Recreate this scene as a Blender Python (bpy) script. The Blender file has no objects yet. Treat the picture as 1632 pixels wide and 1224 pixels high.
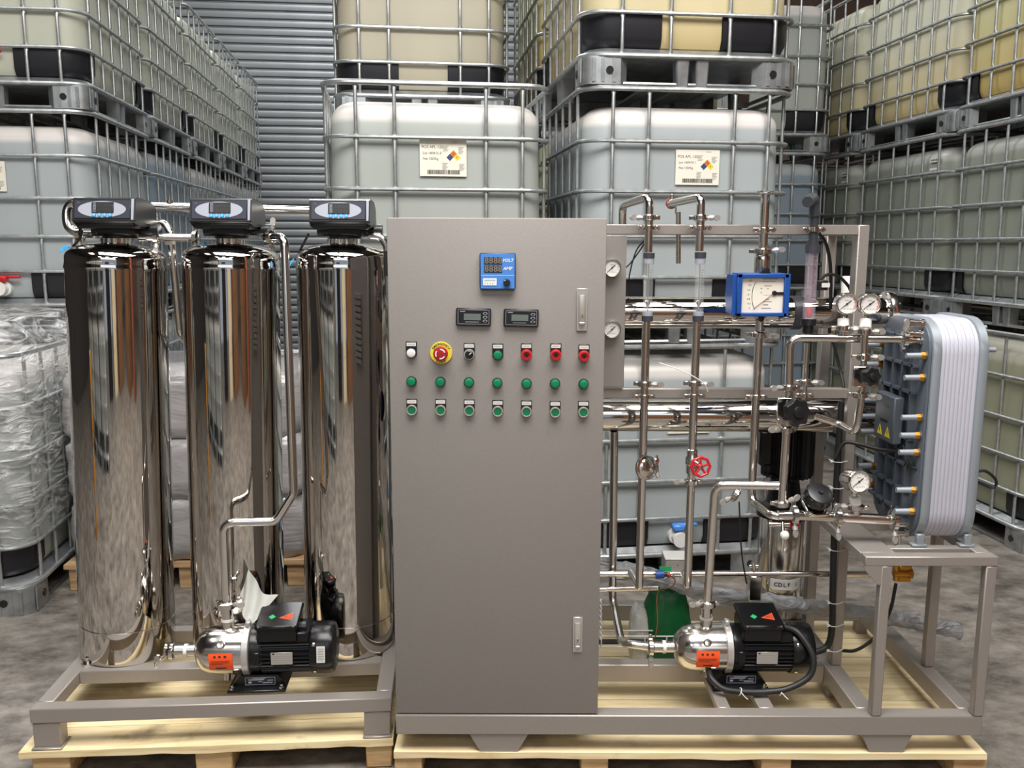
import bpy, bmesh, math, random
from mathutils import Vector, Matrix, noise
random.seed(7)
C = bpy.context.scene.collection
PI = math.pi
R = math.radians

# ------------------------------------------------------------------ camera
PITCH, ROLL, F, CX, CY, EYE = R(8.99), R(0.14), 1400.0, 816.0, 612.0, Vector((0, 0, 1.6))
c_f = Vector((0, math.cos(PITCH), -math.sin(PITCH)))
_r = Vector((1, 0, 0)); _u = Vector((0, math.sin(PITCH), math.cos(PITCH)))
c_r = _r * math.cos(ROLL) + _u * math.sin(ROLL)
c_u = _u * math.cos(ROLL) - _r * math.sin(ROLL)
cam = bpy.data.objects.new('camera', bpy.data.cameras.new('camera')); C.objects.link(cam)
cam.data.sensor_fit = 'HORIZONTAL'; cam.data.sensor_width = 36.0; cam.data.lens = F / 1632 * 36.0
cam.data.clip_start = 0.05; cam.data.clip_end = 100
cam.matrix_world = Matrix(((c_r.x, c_u.x, -c_f.x, EYE.x), (c_r.y, c_u.y, -c_f.y, EYE.y), (c_r.z, c_u.z, -c_f.z, EYE.z), (0, 0, 0, 1)))
bpy.context.scene.camera = cam

# ------------------------------------------------------------------ light
sc = bpy.context.scene
sc.view_settings.view_transform = 'Standard'; sc.view_settings.look = 'None'
sc.view_settings.gamma = 1.0; sc.view_settings.use_curve_mapping = False
sc.view_settings.exposure = 0.0
w = bpy.data.worlds.new('world'); sc.world = w; w.use_nodes = True
w.node_tree.nodes['Background'].inputs[0].default_value = (0.75, 0.85, 1.0, 1)
w.node_tree.nodes['Background'].inputs[1].default_value = 0.5
def area(name, loc, rot, sx, sy, power, col=(1, 1, 1)):
    l = bpy.data.lights.new(name, 'AREA'); l.shape = 'RECTANGLE'; l.size = sx; l.size_y = sy; l.energy = power; l.color = col
    o = bpy.data.objects.new(name, l); C.objects.link(o); o.location = loc; o.rotation_euler = rot
    return o
for x in (-1.35, -0.45, 0.45, 1.35, 2.25):
    area('hall_and_fill_lamp', (x, 0.75, 5.3), (0, 0, 0), 0.74, 2.6, 104, (1.0, 0.97, 0.93))
for x in (-2.6, 0.2):
    area('skylight_lamp', (x, 4.5, 6.9), (0, 0, 0), 0.9, 12.0, 130, (0.96, 0.98, 1.0))
area('hall_and_fill_lamp', (-3.6, 0.9, 5.3), (0, 0, 0), 0.74, 1.6, 22, (1.0, 0.97, 0.93))  # unseen fill lamp, added to brighten the totes mirrored in the tanks
for x in (-3.0, -0.8, 1.6):
    area('hall_and_fill_lamp', (x, -4.6, 5.3), (0, 0, 0), 0.9, 2.2, 48, (1.0, 0.97, 0.93))  # unseen fill lamps, added to lift the hall that the steel reflects
area('hall_and_fill_lamp', (-1.6, 8.9, 6.6), (R(-12), 0, 0), 2.0, 1.6, 240, (0.97, 0.98, 1.0))  # unseen fill lamp, added to brighten the roller shutter
area('clerestory_daylight', (0.0, -8.6, 5.2), (R(72), 0, 0), 7.0, 1.8, 60, (0.93, 0.97, 1.0))

# ------------------------------------------------------------------ pixel <-> point (photo measurements at a known depth)
def ray(px, py): return c_f + c_r * ((px - CX) / F) + c_u * ((CY - py) / F)
def at(px, py, Y):
    d = ray(px, py); return EYE + d * (Y / d.y)
def atz(px, py, Z):
    d = ray(px, py); return EYE + d * ((Z - EYE.z) / d.z)

# ------------------------------------------------------------------ materials
MATS = {}
def nodes(name):
    m = bpy.data.materials.new(name); m.use_nodes = True
    nt = m.node_tree; b = nt.nodes['Principled BSDF']; MATS[name] = m
    return m, nt, b
def srgb(r, g, b):
    f = lambda c: (c / 255 / 12.92) if c / 255 <= 0.04045 else ((c / 255 + 0.055) / 1.055) ** 2.4
    return (f(r), f(g), f(b), 1)
def mat(name, col, rough=0.5, metal=0.0, var=0.0, scale=20.0, bump=0.0, bscale=None, spec=0.5, stretch=None, coat=0.0):
    m, nt, b = nodes(name)
    b.inputs['Base Color'].default_value = col; b.inputs['Roughness'].default_value = rough; b.inputs['Metallic'].default_value = metal
    b.inputs['Specular IOR Level'].default_value = spec; b.inputs['Coat Weight'].default_value = coat
    tc = None
    if var or bump:
        tc = nt.nodes.new('ShaderNodeTexCoord'); mp = nt.nodes.new('ShaderNodeMapping')
        if stretch: mp.inputs['Scale'].default_value = stretch
        nt.links.new(tc.outputs['Object'], mp.inputs[0])
    if var:
        n = nt.nodes.new('ShaderNodeTexNoise'); n.inputs['Scale'].default_value = scale; n.inputs['Detail'].default_value = 6
        nt.links.new(mp.outputs[0], n.inputs['Vector'])
        r = nt.nodes.new('ShaderNodeValToRGB')
        lo = tuple(max(0, c * (1 - var)) for c in col[:3]) + (1,); hi = tuple(min(1, c * (1 + var)) for c in col[:3]) + (1,)
        r.color_ramp.elements[0].color = lo; r.color_ramp.elements[1].color = hi
        r.color_ramp.elements[0].position = 0.3; r.color_ramp.elements[1].position = 0.7
        nt.links.new(n.outputs['Fac'], r.inputs[0]); nt.links.new(r.outputs[0], b.inputs['Base Color'])
    if bump:
        n2 = nt.nodes.new('ShaderNodeTexNoise'); n2.inputs['Scale'].default_value = bscale or scale; n2.inputs['Detail'].default_value = 3
        nt.links.new(mp.outputs[0], n2.inputs['Vector'])
        bp = nt.nodes.new('ShaderNodeBump'); bp.inputs['Strength'].default_value = bump; bp.inputs['Distance'].default_value = 0.01
        nt.links.new(n2.outputs['Fac'], bp.inputs['Height']); nt.links.new(bp.outputs[0], b.inputs['Normal'])
    return m
mirror = mat('mirror_steel', (0.61, 0.58, 0.55, 1), 0.045, 1.0, bump=0.012, bscale=2.5, stretch=(1, 1, 0.25))
chrome = mat('polished_steel', (0.72, 0.69, 0.655, 1), 0.18, 1.0)
castm = mat('cast_steel', (0.66, 0.63, 0.60, 1), 0.17, 1.0)
satin = mat('blasted_steel', srgb(158, 151, 145), 0.42, 0.45, var=0.05, scale=300, bump=0.04, bscale=600)
cabm = mat('cabinet_steel', srgb(146, 141, 137), 0.5, 0.30, var=0.07, scale=420, bump=0.05, bscale=700)
galv = mat('galvanised_steel', (0.47, 0.49, 0.49, 1), 0.38, 0.75, var=0.22, scale=26)
galvd = mat('galvanised_sheet', (0.40, 0.42, 0.43, 1), 0.36, 0.8, var=0.25, scale=14)
blackp = mat('black_plastic', (0.012, 0.012, 0.014, 1), 0.32)
blackg = mat('black_guard', (0.012, 0.012, 0.016, 1), 0.42, bump=0.05, bscale=6)
blackpaint = mat('black_paint', (0.006, 0.006, 0.007, 1), 0.26, spec=0.35)
rubber = mat('black_rubber', (0.012, 0.012, 0.012, 1), 0.5)
darkgrey = mat('dark_grey_plastic', srgb(62, 64, 70), 0.35)
panelblue = mat('panel_navy', srgb(48, 51, 64), 0.35)
ovalgrey = mat('panel_light_grey', srgb(160, 164, 176), 0.4)
blueface = mat('meter_blue', srgb(74, 136, 216), 0.4)
bluebtn = mat('button_blue', srgb(60, 160, 220), 0.35)
flowblue = mat('flow_meter_blue', srgb(20, 72, 150), 0.42, var=0.06, scale=60)
white = mat('white_plastic', srgb(228, 226, 222), 0.4)
paper = mat('label_paper', srgb(232, 226, 212), 0.6)
stickerw = mat('sticker_white', srgb(214, 212, 208), 0.5)
ink = mat('ink_black', (0.02, 0.02, 0.02, 1), 0.6)
inkgrey = mat('ink_grey', srgb(150, 148, 144), 0.6)
whiteink = mat('ink_white', srgb(230, 232, 236), 0.5)
screenm = mat('screen_dark', srgb(42, 42, 44), 0.25)
lcd = mat('screen_lcd', srgb(104, 112, 110), 0.25)
segm = mat('display_segment', srgb(122, 112, 106), 0.4)
green = mat('lens_green', srgb(6, 124, 80), 0.3)
greenb = mat('button_green', srgb(8, 112, 72), 0.38)
redm = mat('red_plastic', srgb(190, 26, 36), 0.32, coat=0.2)
reddk = mat('stop_red', srgb(160, 32, 34), 0.35)
yellow = mat('yellow_plastic', srgb(226, 206, 60), 0.45)
orange = mat('orange_sticker', srgb(240, 84, 30), 0.5)
greenst = mat('green_sticker', srgb(40, 170, 100), 0.5)
nameplate = mat('nameplate_alu', srgb(176, 172, 168), 0.4, 0.5)
alu = mat('aluminium_handle', srgb(196, 192, 188), 0.32, 0.6)
ediwhite = mat('module_white', srgb(184, 184, 196), 0.42)
edigrey = mat('module_grey', srgb(150, 158, 166), 0.42, 0.35)
edidark = mat('module_slate', srgb(92, 100, 110), 0.45, 0.25)
brass = mat('brass', srgb(196, 140, 54), 0.3, 0.8)
greyrod = mat('grey_rod', srgb(150, 156, 164), 0.4, 0.3)
deepblue = mat('filter_blue', srgb(8, 34, 84), 0.3)
bagg = mat('green_bag', srgb(10, 98, 52), 0.4, var=0.25, scale=14, bump=0.4, bscale=18)
bagw = mat('white_bag', srgb(205, 206, 200), 0.45, bump=0.3, bscale=14)
copper = mat('copper', srgb(150, 96, 70), 0.35, 0.9)
amber = mat('amber_paint', srgb(206, 140, 44), 0.5)
cream = mat('cream_board', srgb(225, 208, 170), 0.8)
brownc = mat('brown_carton', srgb(128, 90, 60), 0.8, var=0.2, scale=4)
terra = mat('orange_wall_paint', srgb(150, 84, 56), 0.8)
def wood(name, c0, c1, rough=0.75, stain=0.35):
    m, nt, b = nodes(name)
    tc = nt.nodes.new('ShaderNodeTexCoord'); oi = nt.nodes.new('ShaderNodeObjectInfo'); ad = nt.nodes.new('ShaderNodeVectorMath')
    nt.links.new(tc.outputs['Object'], ad.inputs[0]); nt.links.new(oi.outputs['Random'], ad.inputs[1])
    mp = nt.nodes.new('ShaderNodeMapping'); mp.inputs['Scale'].default_value = (2.2, 26, 26); nt.links.new(ad.outputs[0], mp.inputs[0])
    n = nt.nodes.new('ShaderNodeTexNoise'); n.inputs['Scale'].default_value = 2.0; n.inputs['Detail'].default_value = 8
    nt.links.new(mp.outputs[0], n.inputs['Vector'])
    r = nt.nodes.new('ShaderNodeValToRGB'); r.color_ramp.elements[0].color = c0; r.color_ramp.elements[1].color = c1
    r.color_ramp.elements[0].position = 0.3; r.color_ramp.elements[1].position = 0.62
    nt.links.new(n.outputs['Fac'], r.inputs[0])
    n2 = nt.nodes.new('ShaderNodeTexNoise'); n2.inputs['Scale'].default_value = 5; n2.inputs['Detail'].default_value = 7
    nt.links.new(ad.outputs[0], n2.inputs['Vector'])
    r2 = nt.nodes.new('ShaderNodeValToRGB'); r2.color_ramp.elements[0].position = 0.60; r2.color_ramp.elements[1].position = 0.72
    r2.color_ramp.elements[0].color = (0, 0, 0, 1); r2.color_ramp.elements[1].color = (stain,) * 3 + (1,)
    nt.links.new(n2.outputs['Fac'], r2.inputs[0])
    mx = nt.nodes.new('ShaderNodeMix'); mx.data_type = 'RGBA'; mx.inputs['B'].default_value = srgb(92, 80, 64)
    nt.links.new(r2.outputs[0], mx.inputs['Factor']); nt.links.new(r.outputs[0], mx.inputs['A'])
    nt.links.new(mx.outputs['Result'], b.inputs['Base Color']); b.inputs['Roughness'].default_value = rough
    return m
pine = wood('pine_board', srgb(222, 198, 150), srgb(240, 222, 182))
pinestain = wood('stained_pine_board', srgb(206, 182, 136), srgb(234, 216, 174), stain=0.85)
pined = wood('pine_block', srgb(178, 140, 96), srgb(214, 184, 138), stain=0.5)
oldwood = wood('weathered_board', srgb(140, 108, 76), srgb(188, 156, 116), stain=0.6)
def bottle_mat(name, low, high, fill=1.0, rough=0.42, soft=0.0):
    m, nt, b = nodes(name)
    tc = nt.nodes.new('ShaderNodeTexCoord'); sp = nt.nodes.new('ShaderNodeSeparateXYZ'); nt.links.new(tc.outputs['Object'], sp.inputs[0])
    r = nt.nodes.new('ShaderNodeValToRGB'); e = r.color_ramp.elements
    e[0].position = min(fill - 0.02, 0.97); e[0].color = low; e[1].position = min(fill + 0.015, 0.995); e[1].color = high
    nt.links.new(sp.outputs['Z'], r.inputs[0])
    if soft: e[0].position = fill - soft; e[1].position = fill + soft
    n = nt.nodes.new('ShaderNodeTexNoise'); n.inputs['Scale'].default_value = 3; n.inputs['Detail'].default_value = 3
    mp = nt.nodes.new('ShaderNodeMapping'); mp.inputs['Scale'].default_value = (1, 1, 0.25)
    nt.links.new(tc.outputs['Object'], mp.inputs[0]); nt.links.new(mp.outputs[0], n.inputs['Vector'])
    mr = nt.nodes.new('ShaderNodeMapRange'); mr.inputs['To Min'].default_value = 0.58; mr.inputs['To Max'].default_value = 0.76
    nt.links.new(n.outputs['Fac'], mr.inputs['Value'])
    mu = nt.nodes.new('ShaderNodeMix'); mu.data_type = 'RGBA'; mu.blend_type = 'MULTIPLY'; mu.inputs['Factor'].default_value = 1
    nt.links.new(r.outputs[0], mu.inputs['A']); nt.links.new(mr.outputs[0], mu.inputs['B'])
    nt.links.new(mu.outputs['Result'], b.inputs['Base Color'])
    b.inputs['Roughness'].default_value = rough; b.inputs['Subsurface Weight'].default_value = 0.0
    return m
bt_blue = bottle_mat('bottle_blue_white', srgb(197, 205, 207), srgb(255, 250, 245))
bt_green = bottle_mat('bottle_green_white', srgb(198, 204, 198), srgb(255, 250, 245))
bt_milk = bottle_mat('bottle_milky', srgb(222, 224, 206), srgb(222, 224, 206))
bt_cream = bottle_mat('bottle_cream', srgb(216, 208, 184), srgb(226, 220, 200))
bt_yellow = bottle_mat('bottle_yellow', srgb(228, 196, 120), srgb(240, 238, 186), 0.45, soft=0.3)
bt_pale = bottle_mat('bottle_pale_yellow', srgb(236, 212, 150), srgb(244, 242, 218), 0.42, soft=0.3)
bt_shade = bottle_mat('bottle_grey_green_shade', srgb(160, 165, 152), srgb(196, 198, 190))  # grey-green, lowered so the row's shade is put into the colour
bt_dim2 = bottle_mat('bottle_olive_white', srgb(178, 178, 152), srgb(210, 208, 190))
bt_slate = bottle_mat('bottle_slate_blue', srgb(158, 174, 188), srgb(200, 206, 208))

def film_mat(name, opacity, tint, streak=True):
    m, nt, b = nodes(name)
    tc = nt.nodes.new('ShaderNodeTexCoord'); n = nt.nodes.new('ShaderNodeTexNoise'); n.inputs['Scale'].default_value = 6.5; n.inputs['Detail'].default_value = 8
    n.inputs['Distortion'].default_value = 2.2
    mp = nt.nodes.new('ShaderNodeMapping'); mp.inputs['Rotation'].default_value = (R(30), R(-35), 0); mp.inputs['Scale'].default_value = (0.8, 0.8, 2.4)
    nt.links.new(tc.outputs['Object'], mp.inputs[0]); nt.links.new(mp.outputs[0], n.inputs['Vector'])
    mr = nt.nodes.new('ShaderNodeMapRange'); mr.inputs['From Min'].default_value = 0.42; mr.inputs['From Max'].default_value = 0.70
    mr.inputs['To Min'].default_value = opacity[0]; mr.inputs['To Max'].default_value = opacity[1]
    nt.links.new(n.outputs['Fac'], mr.inputs['Value']); nt.links.new(mr.outputs[0], b.inputs['Alpha'])
    bp = nt.nodes.new('ShaderNodeBump'); bp.inputs['Strength'].default_value = 0.9; bp.inputs['Distance'].default_value = 0.05
    nt.links.new(n.outputs['Fac'], bp.inputs['Height']); nt.links.new(bp.outputs[0], b.inputs['Normal'])
    b.inputs['Base Color'].default_value = tint; b.inputs['Roughness'].default_value = 0.12; b.inputs['Specular IOR Level'].default_value = 0.9
    return m
film = film_mat('stretch_film', (0.10, 0.85), srgb(222, 222, 222))
filmdense = film_mat('wrapped_sacks', (1.0, 1.0), srgb(152, 149, 149)); [setattr(n_.inputs[k_], 'default_value', v_) for n_ in filmdense.node_tree.nodes for t_, k_, v_ in (('BUMP', 'Strength', 0.35), ('TEX_NOISE', 'Scale', 2.2)) if n_.type == t_]
filmtube = film_mat('pipe_film', (0.55, 0.95), srgb(170, 172, 176))
def glass_mat(name, col, alpha):
    m, nt, b = nodes(name)
    b.inputs['Base Color'].default_value = col; b.inputs['Roughness'].default_value = 0.05; b.inputs['Alpha'].default_value = alpha
    b.inputs['IOR'].default_value = 1.49
    return m
clear = glass_mat('clear_acrylic', (0.7, 0.72, 0.72, 1), 0.16)
clearpink = glass_mat('tinted_acrylic', (0.74, 0.62, 0.72, 1), 0.2)
def floor_mat():
    m, nt, b = nodes('worn_concrete')
    tc = nt.nodes.new('ShaderNodeTexCoord')
    mp = nt.nodes.new('ShaderNodeMapping'); mp.inputs['Rotation'].default_value = (0, 0, R(-40)); mp.inputs['Scale'].default_value = (1, 1.6, 1)
    nt.links.new(tc.outputs['Object'], mp.inputs[0])
    n = nt.nodes.new('ShaderNodeTexNoise'); n.inputs['Scale'].default_value = 4.5; n.inputs['Detail'].default_value = 14; n.inputs['Roughness'].default_value = 0.72
    nt.links.new(mp.outputs[0], n.inputs['Vector'])
    r = nt.nodes.new('ShaderNodeValToRGB'); e = r.color_ramp.elements
    e[0].position = 0.34; e[0].color = srgb(70, 65, 60); e[1].position = 0.66; e[1].color = srgb(156, 148, 139)
    nt.links.new(n.outputs['Fac'], r.inputs[0])
    n2 = nt.nodes.new('ShaderNodeTexNoise'); n2.inputs['Scale'].default_value = 0.55; n2.inputs['Detail'].default_value = 4
    nt.links.new(tc.outputs['Object'], n2.inputs['Vector'])
    mr = nt.nodes.new('ShaderNodeMapRange'); mr.inputs['From Min'].default_value = 0.35; mr.inputs['From Max'].default_value = 0.65
    mr.inputs['To Min'].default_value = 0.84; mr.inputs['To Max'].default_value = 1.02
    nt.links.new(n2.outputs['Fac'], mr.inputs['Value'])
    mu = nt.nodes.new('ShaderNodeMix'); mu.data_type = 'RGBA'; mu.blend_type = 'MULTIPLY'; mu.inputs['Factor'].default_value = 1
    nt.links.new(r.outputs[0], mu.inputs['A']); nt.links.new(mr.outputs[0], mu.inputs['B']); nt.links.new(mu.outputs['Result'], b.inputs['Base Color'])
    b.inputs['Roughness'].default_value = 0.62
    bp = nt.nodes.new('ShaderNodeBump'); bp.inputs['Strength'].default_value = 0.15; bp.inputs['Distance'].default_value = 0.01
    nt.links.new(n.outputs['Fac'], bp.inputs['Height']); nt.links.new(bp.outputs[0], b.inputs['Normal'])
    return m
concrete = floor_mat()
wallm = mat('wall_paint', srgb(160, 152, 144), 0.8, var=0.1, scale=2)
walldark = mat('dark_wall', srgb(66, 62, 60), 0.8, var=0.1, scale=2)
wallbrown = mat('brown_wall', srgb(128, 104, 92), 0.8, var=0.1, scale=2)
shutterm = mat('shutter_grey', srgb(150, 153, 155), 0.45, 0.3, var=0.06, scale=3)
shutdark = mat('shutter_gap', srgb(40, 42, 44), 0.7)
roofm = mat('roof_sheet', srgb(92, 90, 88), 0.7)

# ------------------------------------------------------------------ mesh builder
def frame(c, out, up=(0, 0, 1)):
    z = Vector(out).normalized(); u = Vector(up); x = u.cross(z).normalized(); y = z.cross(x)
    return Matrix(((x.x, y.x, z.x, c[0]), (x.y, y.y, z.y, c[1]), (x.z, y.z, z.z, c[2]), (0, 0, 0, 1)))
def fillet(path, rad, n=6):
    pts = [Vector(p) for p in path]
    if rad <= 0 or len(pts) < 3: return pts
    out = [pts[0]]
    for i in range(1, len(pts) - 1):
        a, b, c = pts[i - 1], pts[i], pts[i + 1]
        u, v = (a - b), (c - b); lu, lv = u.length, v.length
        if lu < 1e-6 or lv < 1e-6: continue
        u /= lu; v /= lv
        ang = u.angle(v)
        if ang > PI - 0.05: out.append(b); continue
        d = min(rad / math.tan(ang / 2), lu * 0.49, lv * 0.49)
        p0, p1 = b + u * d, b + v * d
        for k in range(n + 1):
            t = k / n
            out.append(p0 * (1 - t) ** 2 + b * 2 * t * (1 - t) + p1 * t * t)
    out.append(pts[-1]); return out
def smoothpath(path, n=6):
    p = [Vector(q) for q in path]; p = [p[0] * 2 - p[1]] + p + [p[-1] * 2 - p[-2]]; out = []
    for i in range(1, len(p) - 2):
        for k in range(n):
            t = k / n; a, b, c, d = p[i - 1], p[i], p[i + 1], p[i + 2]
            out.append(0.5 * ((2 * b) + (c - a) * t + (2 * a - 5 * b + 4 * c - d) * t * t + (3 * b - a - 3 * c + d) * t ** 3))
    out.append(p[-2]); return out
def rrect(hx, hy, r, n=5):
    pts = []
    for cx, cy, a0 in ((hx - r, -hy + r, -90), (hx - r, hy - r, 0), (-hx + r, hy - r, 90), (-hx + r, -hy + r, 180)):
        for k in range(n + 1):
            a = R(a0 + 90 * k / n); pts.append((cx + r * math.cos(a), cy + r * math.sin(a)))
    return pts
class MB:
    def __init__(s): s.v = []; s.f = []; s.m = []
    def add(s, vs, fs, mi=0):
        o = len(s.v); s.v += [Vector(q) for q in vs]; s.f += [tuple(i + o for i in f) for f in fs]; s.m += [mi] * len(fs); return s
    def box(s, a, b, mi=0, bev=0.0, M=None, seg=1):
        x0, y0, z0 = (min(a[i], b[i]) for i in range(3)); x1, y1, z1 = (max(a[i], b[i]) for i in range(3))
        vs = [(x0, y0, z0), (x1, y0, z0), (x1, y1, z0), (x0, y1, z0), (x0, y0, z1), (x1, y0, z1), (x1, y1, z1), (x0, y1, z1)]
        fs = [(0, 3, 2, 1), (4, 5, 6, 7), (0, 1, 5, 4), (1, 2, 6, 5), (2, 3, 7, 6), (3, 0, 4, 7)]
        if bev > 0:
            bm = bmesh.new(); bv = [bm.verts.new(q) for q in vs]
            for f in fs: bm.faces.new([bv[i] for i in f])
            bmesh.ops.bevel(bm, geom=list(bm.edges), offset=bev, segments=seg, affect='EDGES', profile=0.5)
            bm.verts.index_update(); vs = [q.co.copy() for q in bm.verts]; fs = [tuple(q.index for q in f.verts) for f in bm.faces]; bm.free()
        if M is not None: vs = [M @ Vector(q) for q in vs]
        return s.add(vs, fs, mi)
    def sweep(s, pts, rads, n=12, mi=0, closed=False, caps=True):
        pts = [Vector(p) for p in pts]; N = len(pts)
        T = []
        for i in range(N):
            a = pts[(i - 1) % N] if (closed or i > 0) else pts[i]; b = pts[(i + 1) % N] if (closed or i < N - 1) else pts[i]
            T.append((b - a).normalized())
        t0 = T[0]; u = t0.orthogonal().normalized(); vs = []
        for i in range(N):
            t = T[i]; u = (u - t * u.dot(t)); u = u.normalized() if u.length > 1e-6 else t.orthogonal().normalized()
            w_ = t.cross(u); r = rads[i] if isinstance(rads, (list, tuple)) else rads
            for k in range(n):
                a = 2 * PI * k / n; vs.append(pts[i] + (u * math.cos(a) + w_ * math.sin(a)) * r)
        fs = []
        for i in range(N if closed else N - 1):
            j = (i + 1) % N
            for k in range(n): fs.append((i * n + k, i * n + (k + 1) % n, j * n + (k + 1) % n, j * n + k))
        if caps and not closed: fs += [tuple(range(n - 1, -1, -1)), tuple((N - 1) * n + k for k in range(n))]
        return s.add(vs, fs, mi)
    def tube(s, path, r, fil=0.0, n=14, mi=0): return s.sweep(fillet(path, fil), r, n, mi)
    def cyl(s, p0, p1, r0, r1=None, n=20, mi=0): return s.sweep([p0, p1], [r0, r0 if r1 is None else r1], n, mi)
    def lathe(s, M, prof, n=32, mi=0):          # profile (radius, height) along local z
        vs = []; fs = []; N = len(prof)
        for r, h in prof:
            for k in range(n): a = 2 * PI * k / n; vs.append(M @ Vector((r * math.cos(a), r * math.sin(a), h)))
        for i in range(N - 1):
            for k in range(n): fs.append((i * n + k, i * n + (k + 1) % n, (i + 1) * n + (k + 1) % n, (i + 1) * n + k))
        fs += [tuple(range(n - 1, -1, -1)), tuple((N - 1) * n + k for k in range(n))]
        return s.add(vs, fs, mi)
    def prism(s, M, poly, z0, z1, mi=0):         # 2-D outline (local x, y) extruded along local z
        n = len(poly); vs = [M @ Vector((x, y, z0)) for x, y in poly] + [M @ Vector((x, y, z1)) for x, y in poly]
        fs = [tuple(range(n - 1, -1, -1)), tuple(range(n, 2 * n))] + [(i, (i + 1) % n, n + (i + 1) % n, n + i) for i in range(n)]
        return s.add(vs, fs, mi)
    def loft(s, M, rings, mi=0):                 # rings of equal point counts [(pts2d, z)]
        n = len(rings[0][0]); vs = []
        for pts, z in rings: vs += [M @ Vector((x, y, z)) for x, y in pts]
        N = len(rings); fs = [tuple(range(n - 1, -1, -1)), tuple((N - 1) * n + k for k in range(n))]
        for i in range(N - 1):
            for k in range(n): fs.append((i * n + k, i * n + (k + 1) % n, (i + 1) * n + (k + 1) % n, (i + 1) * n + k))
        return s.add(vs, fs, mi)
    def strip(s, M, outer, inner, z0, z1, mi=0):  # open wall of given outline and thickness
        n = len(outer); vs = []
        for z in (z0, z1): vs += [M @ Vector((x, y, z)) for x, y in outer] + [M @ Vector((x, y, z)) for x, y in inner]
        fs = []
        for i in range(n - 1):
            fs += [(i, i + 1, 2 * n + i + 1, 2 * n + i), (n + i + 1, n + i, 3 * n + i, 3 * n + i + 1), (2 * n + i, 2 * n + i + 1, 3 * n + i + 1, 3 * n + i), (i + 1, i, n + i, n + i + 1)]
        fs += [(0, 2 * n, 3 * n, n), (n - 1, 2 * n - 1, 4 * n - 1, 3 * n - 1)]
        return s.add(vs, fs, mi)
    def quad(s, M, x0, y0, x1, y1, z=0.0, mi=0, th=0.0008): return s.box((x0, y0, z), (x1, y1, z + th), mi, M=M)
    def text(s, txt, size, M, mi=0, align='CENTER', shear=0.0, bold=0.0):
        vs, fs = text_mesh(txt, align, shear, bold)
        return s.add([M @ Vector((x * size, y * size, z)) for x, y, z in vs], fs, mi)
_tx = {}
def text_mesh(txt, align, shear, bold):
    k = (txt, align, shear, bold)
    if k not in _tx:
        cu = bpy.data.curves.new('t', 'FONT'); cu.body = txt; cu.align_x = align; cu.align_y = 'CENTER'; cu.size = 1; cu.shear = shear; cu.offset = bold; cu.resolution_u = 2
        o = bpy.data.objects.new('t', cu); C.objects.link(o)
        me = bpy.data.meshes.new_from_object(o.evaluated_get(bpy.context.evaluated_depsgraph_get()))
        _tx[k] = ([tuple(v.co) for v in me.vertices], [tuple(p.vertices) for p in me.polygons])
        bpy.data.objects.remove(o); bpy.data.curves.remove(cu); bpy.data.meshes.remove(me)
    return _tx[k]
WM = {}
I4 = Matrix.Identity(4)
def props(o, label=None, cat=None, group=None, kind=None):
    if label: o['label'] = label
    if cat: o['category'] = cat
    if group: o['group'] = group
    if kind: o['kind'] = kind
    return o
def mesh_of(name, mb, mats, M=None, sharp=38):
    me = bpy.data.meshes.new(name)
    vs = [M @ v for v in mb.v] if M is not None else mb.v
    me.from_pydata([tuple(v) for v in vs], [], mb.f)
    for m in (mats if isinstance(mats, (list, tuple)) else [mats]): me.materials.append(m)
    me.polygons.foreach_set('material_index', mb.m); me.polygons.foreach_set('use_smooth', [True] * len(mb.f))
    me.validate(); me.update()
    if sharp: me.set_sharp_from_angle(angle=R(sharp))
    return me
def obj(name, mb, mats, parent=None, label=None, cat=None, group=None, kind=None, local=False, sharp=38):
    if parent is None:
        lo = [min(v[i] for v in mb.v) for i in range(3)]; hi = [max(v[i] for v in mb.v) for i in range(3)]
        org = Vector(((lo[0] + hi[0]) / 2, (lo[1] + hi[1]) / 2, lo[2])); W = Matrix.Translation(org)
        o = bpy.data.objects.new(name, mesh_of(name, mb, mats, W.inverted(), sharp)); o.location = org
    else:
        W = WM[parent.name]
        o = bpy.data.objects.new(name, mesh_of(name, mb, mats, None if local else W.inverted(), sharp)); o.parent = parent
    C.objects.link(o); WM[o.name] = W
    return props(o, label, cat, group, kind)
def thing(name, label, cat, loc=(0, 0, 0), rotz=0.0, group=None, M=None):
    o = bpy.data.objects.new(name, None); C.objects.link(o); o.empty_display_size = 0.05
    W = M if M is not None else Matrix.Translation(Vector(loc)) @ Matrix.Rotation(rotz, 4, 'Z')
    o.matrix_world = W; WM[o.name] = W
    return props(o, label, cat, group)
def dup(root, W):
    def cp(o, par):
        c = o.copy(); C.objects.link(c)
        if par is not None: c.parent = par
        for ch in kids.get(o.name, []): cp(ch, c)
        return c
    kids = {}
    for o in PROTO_KIDS[root.name]: kids.setdefault(o.parent.name, []).append(o)
    c = cp(root, None); c.matrix_world = W; WM[c.name] = W
    def reg(q):
        for ch in kids2.get(q.name, []): WM[ch.name] = W; reg(ch)
    return c
PROTO_KIDS = {}

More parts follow.
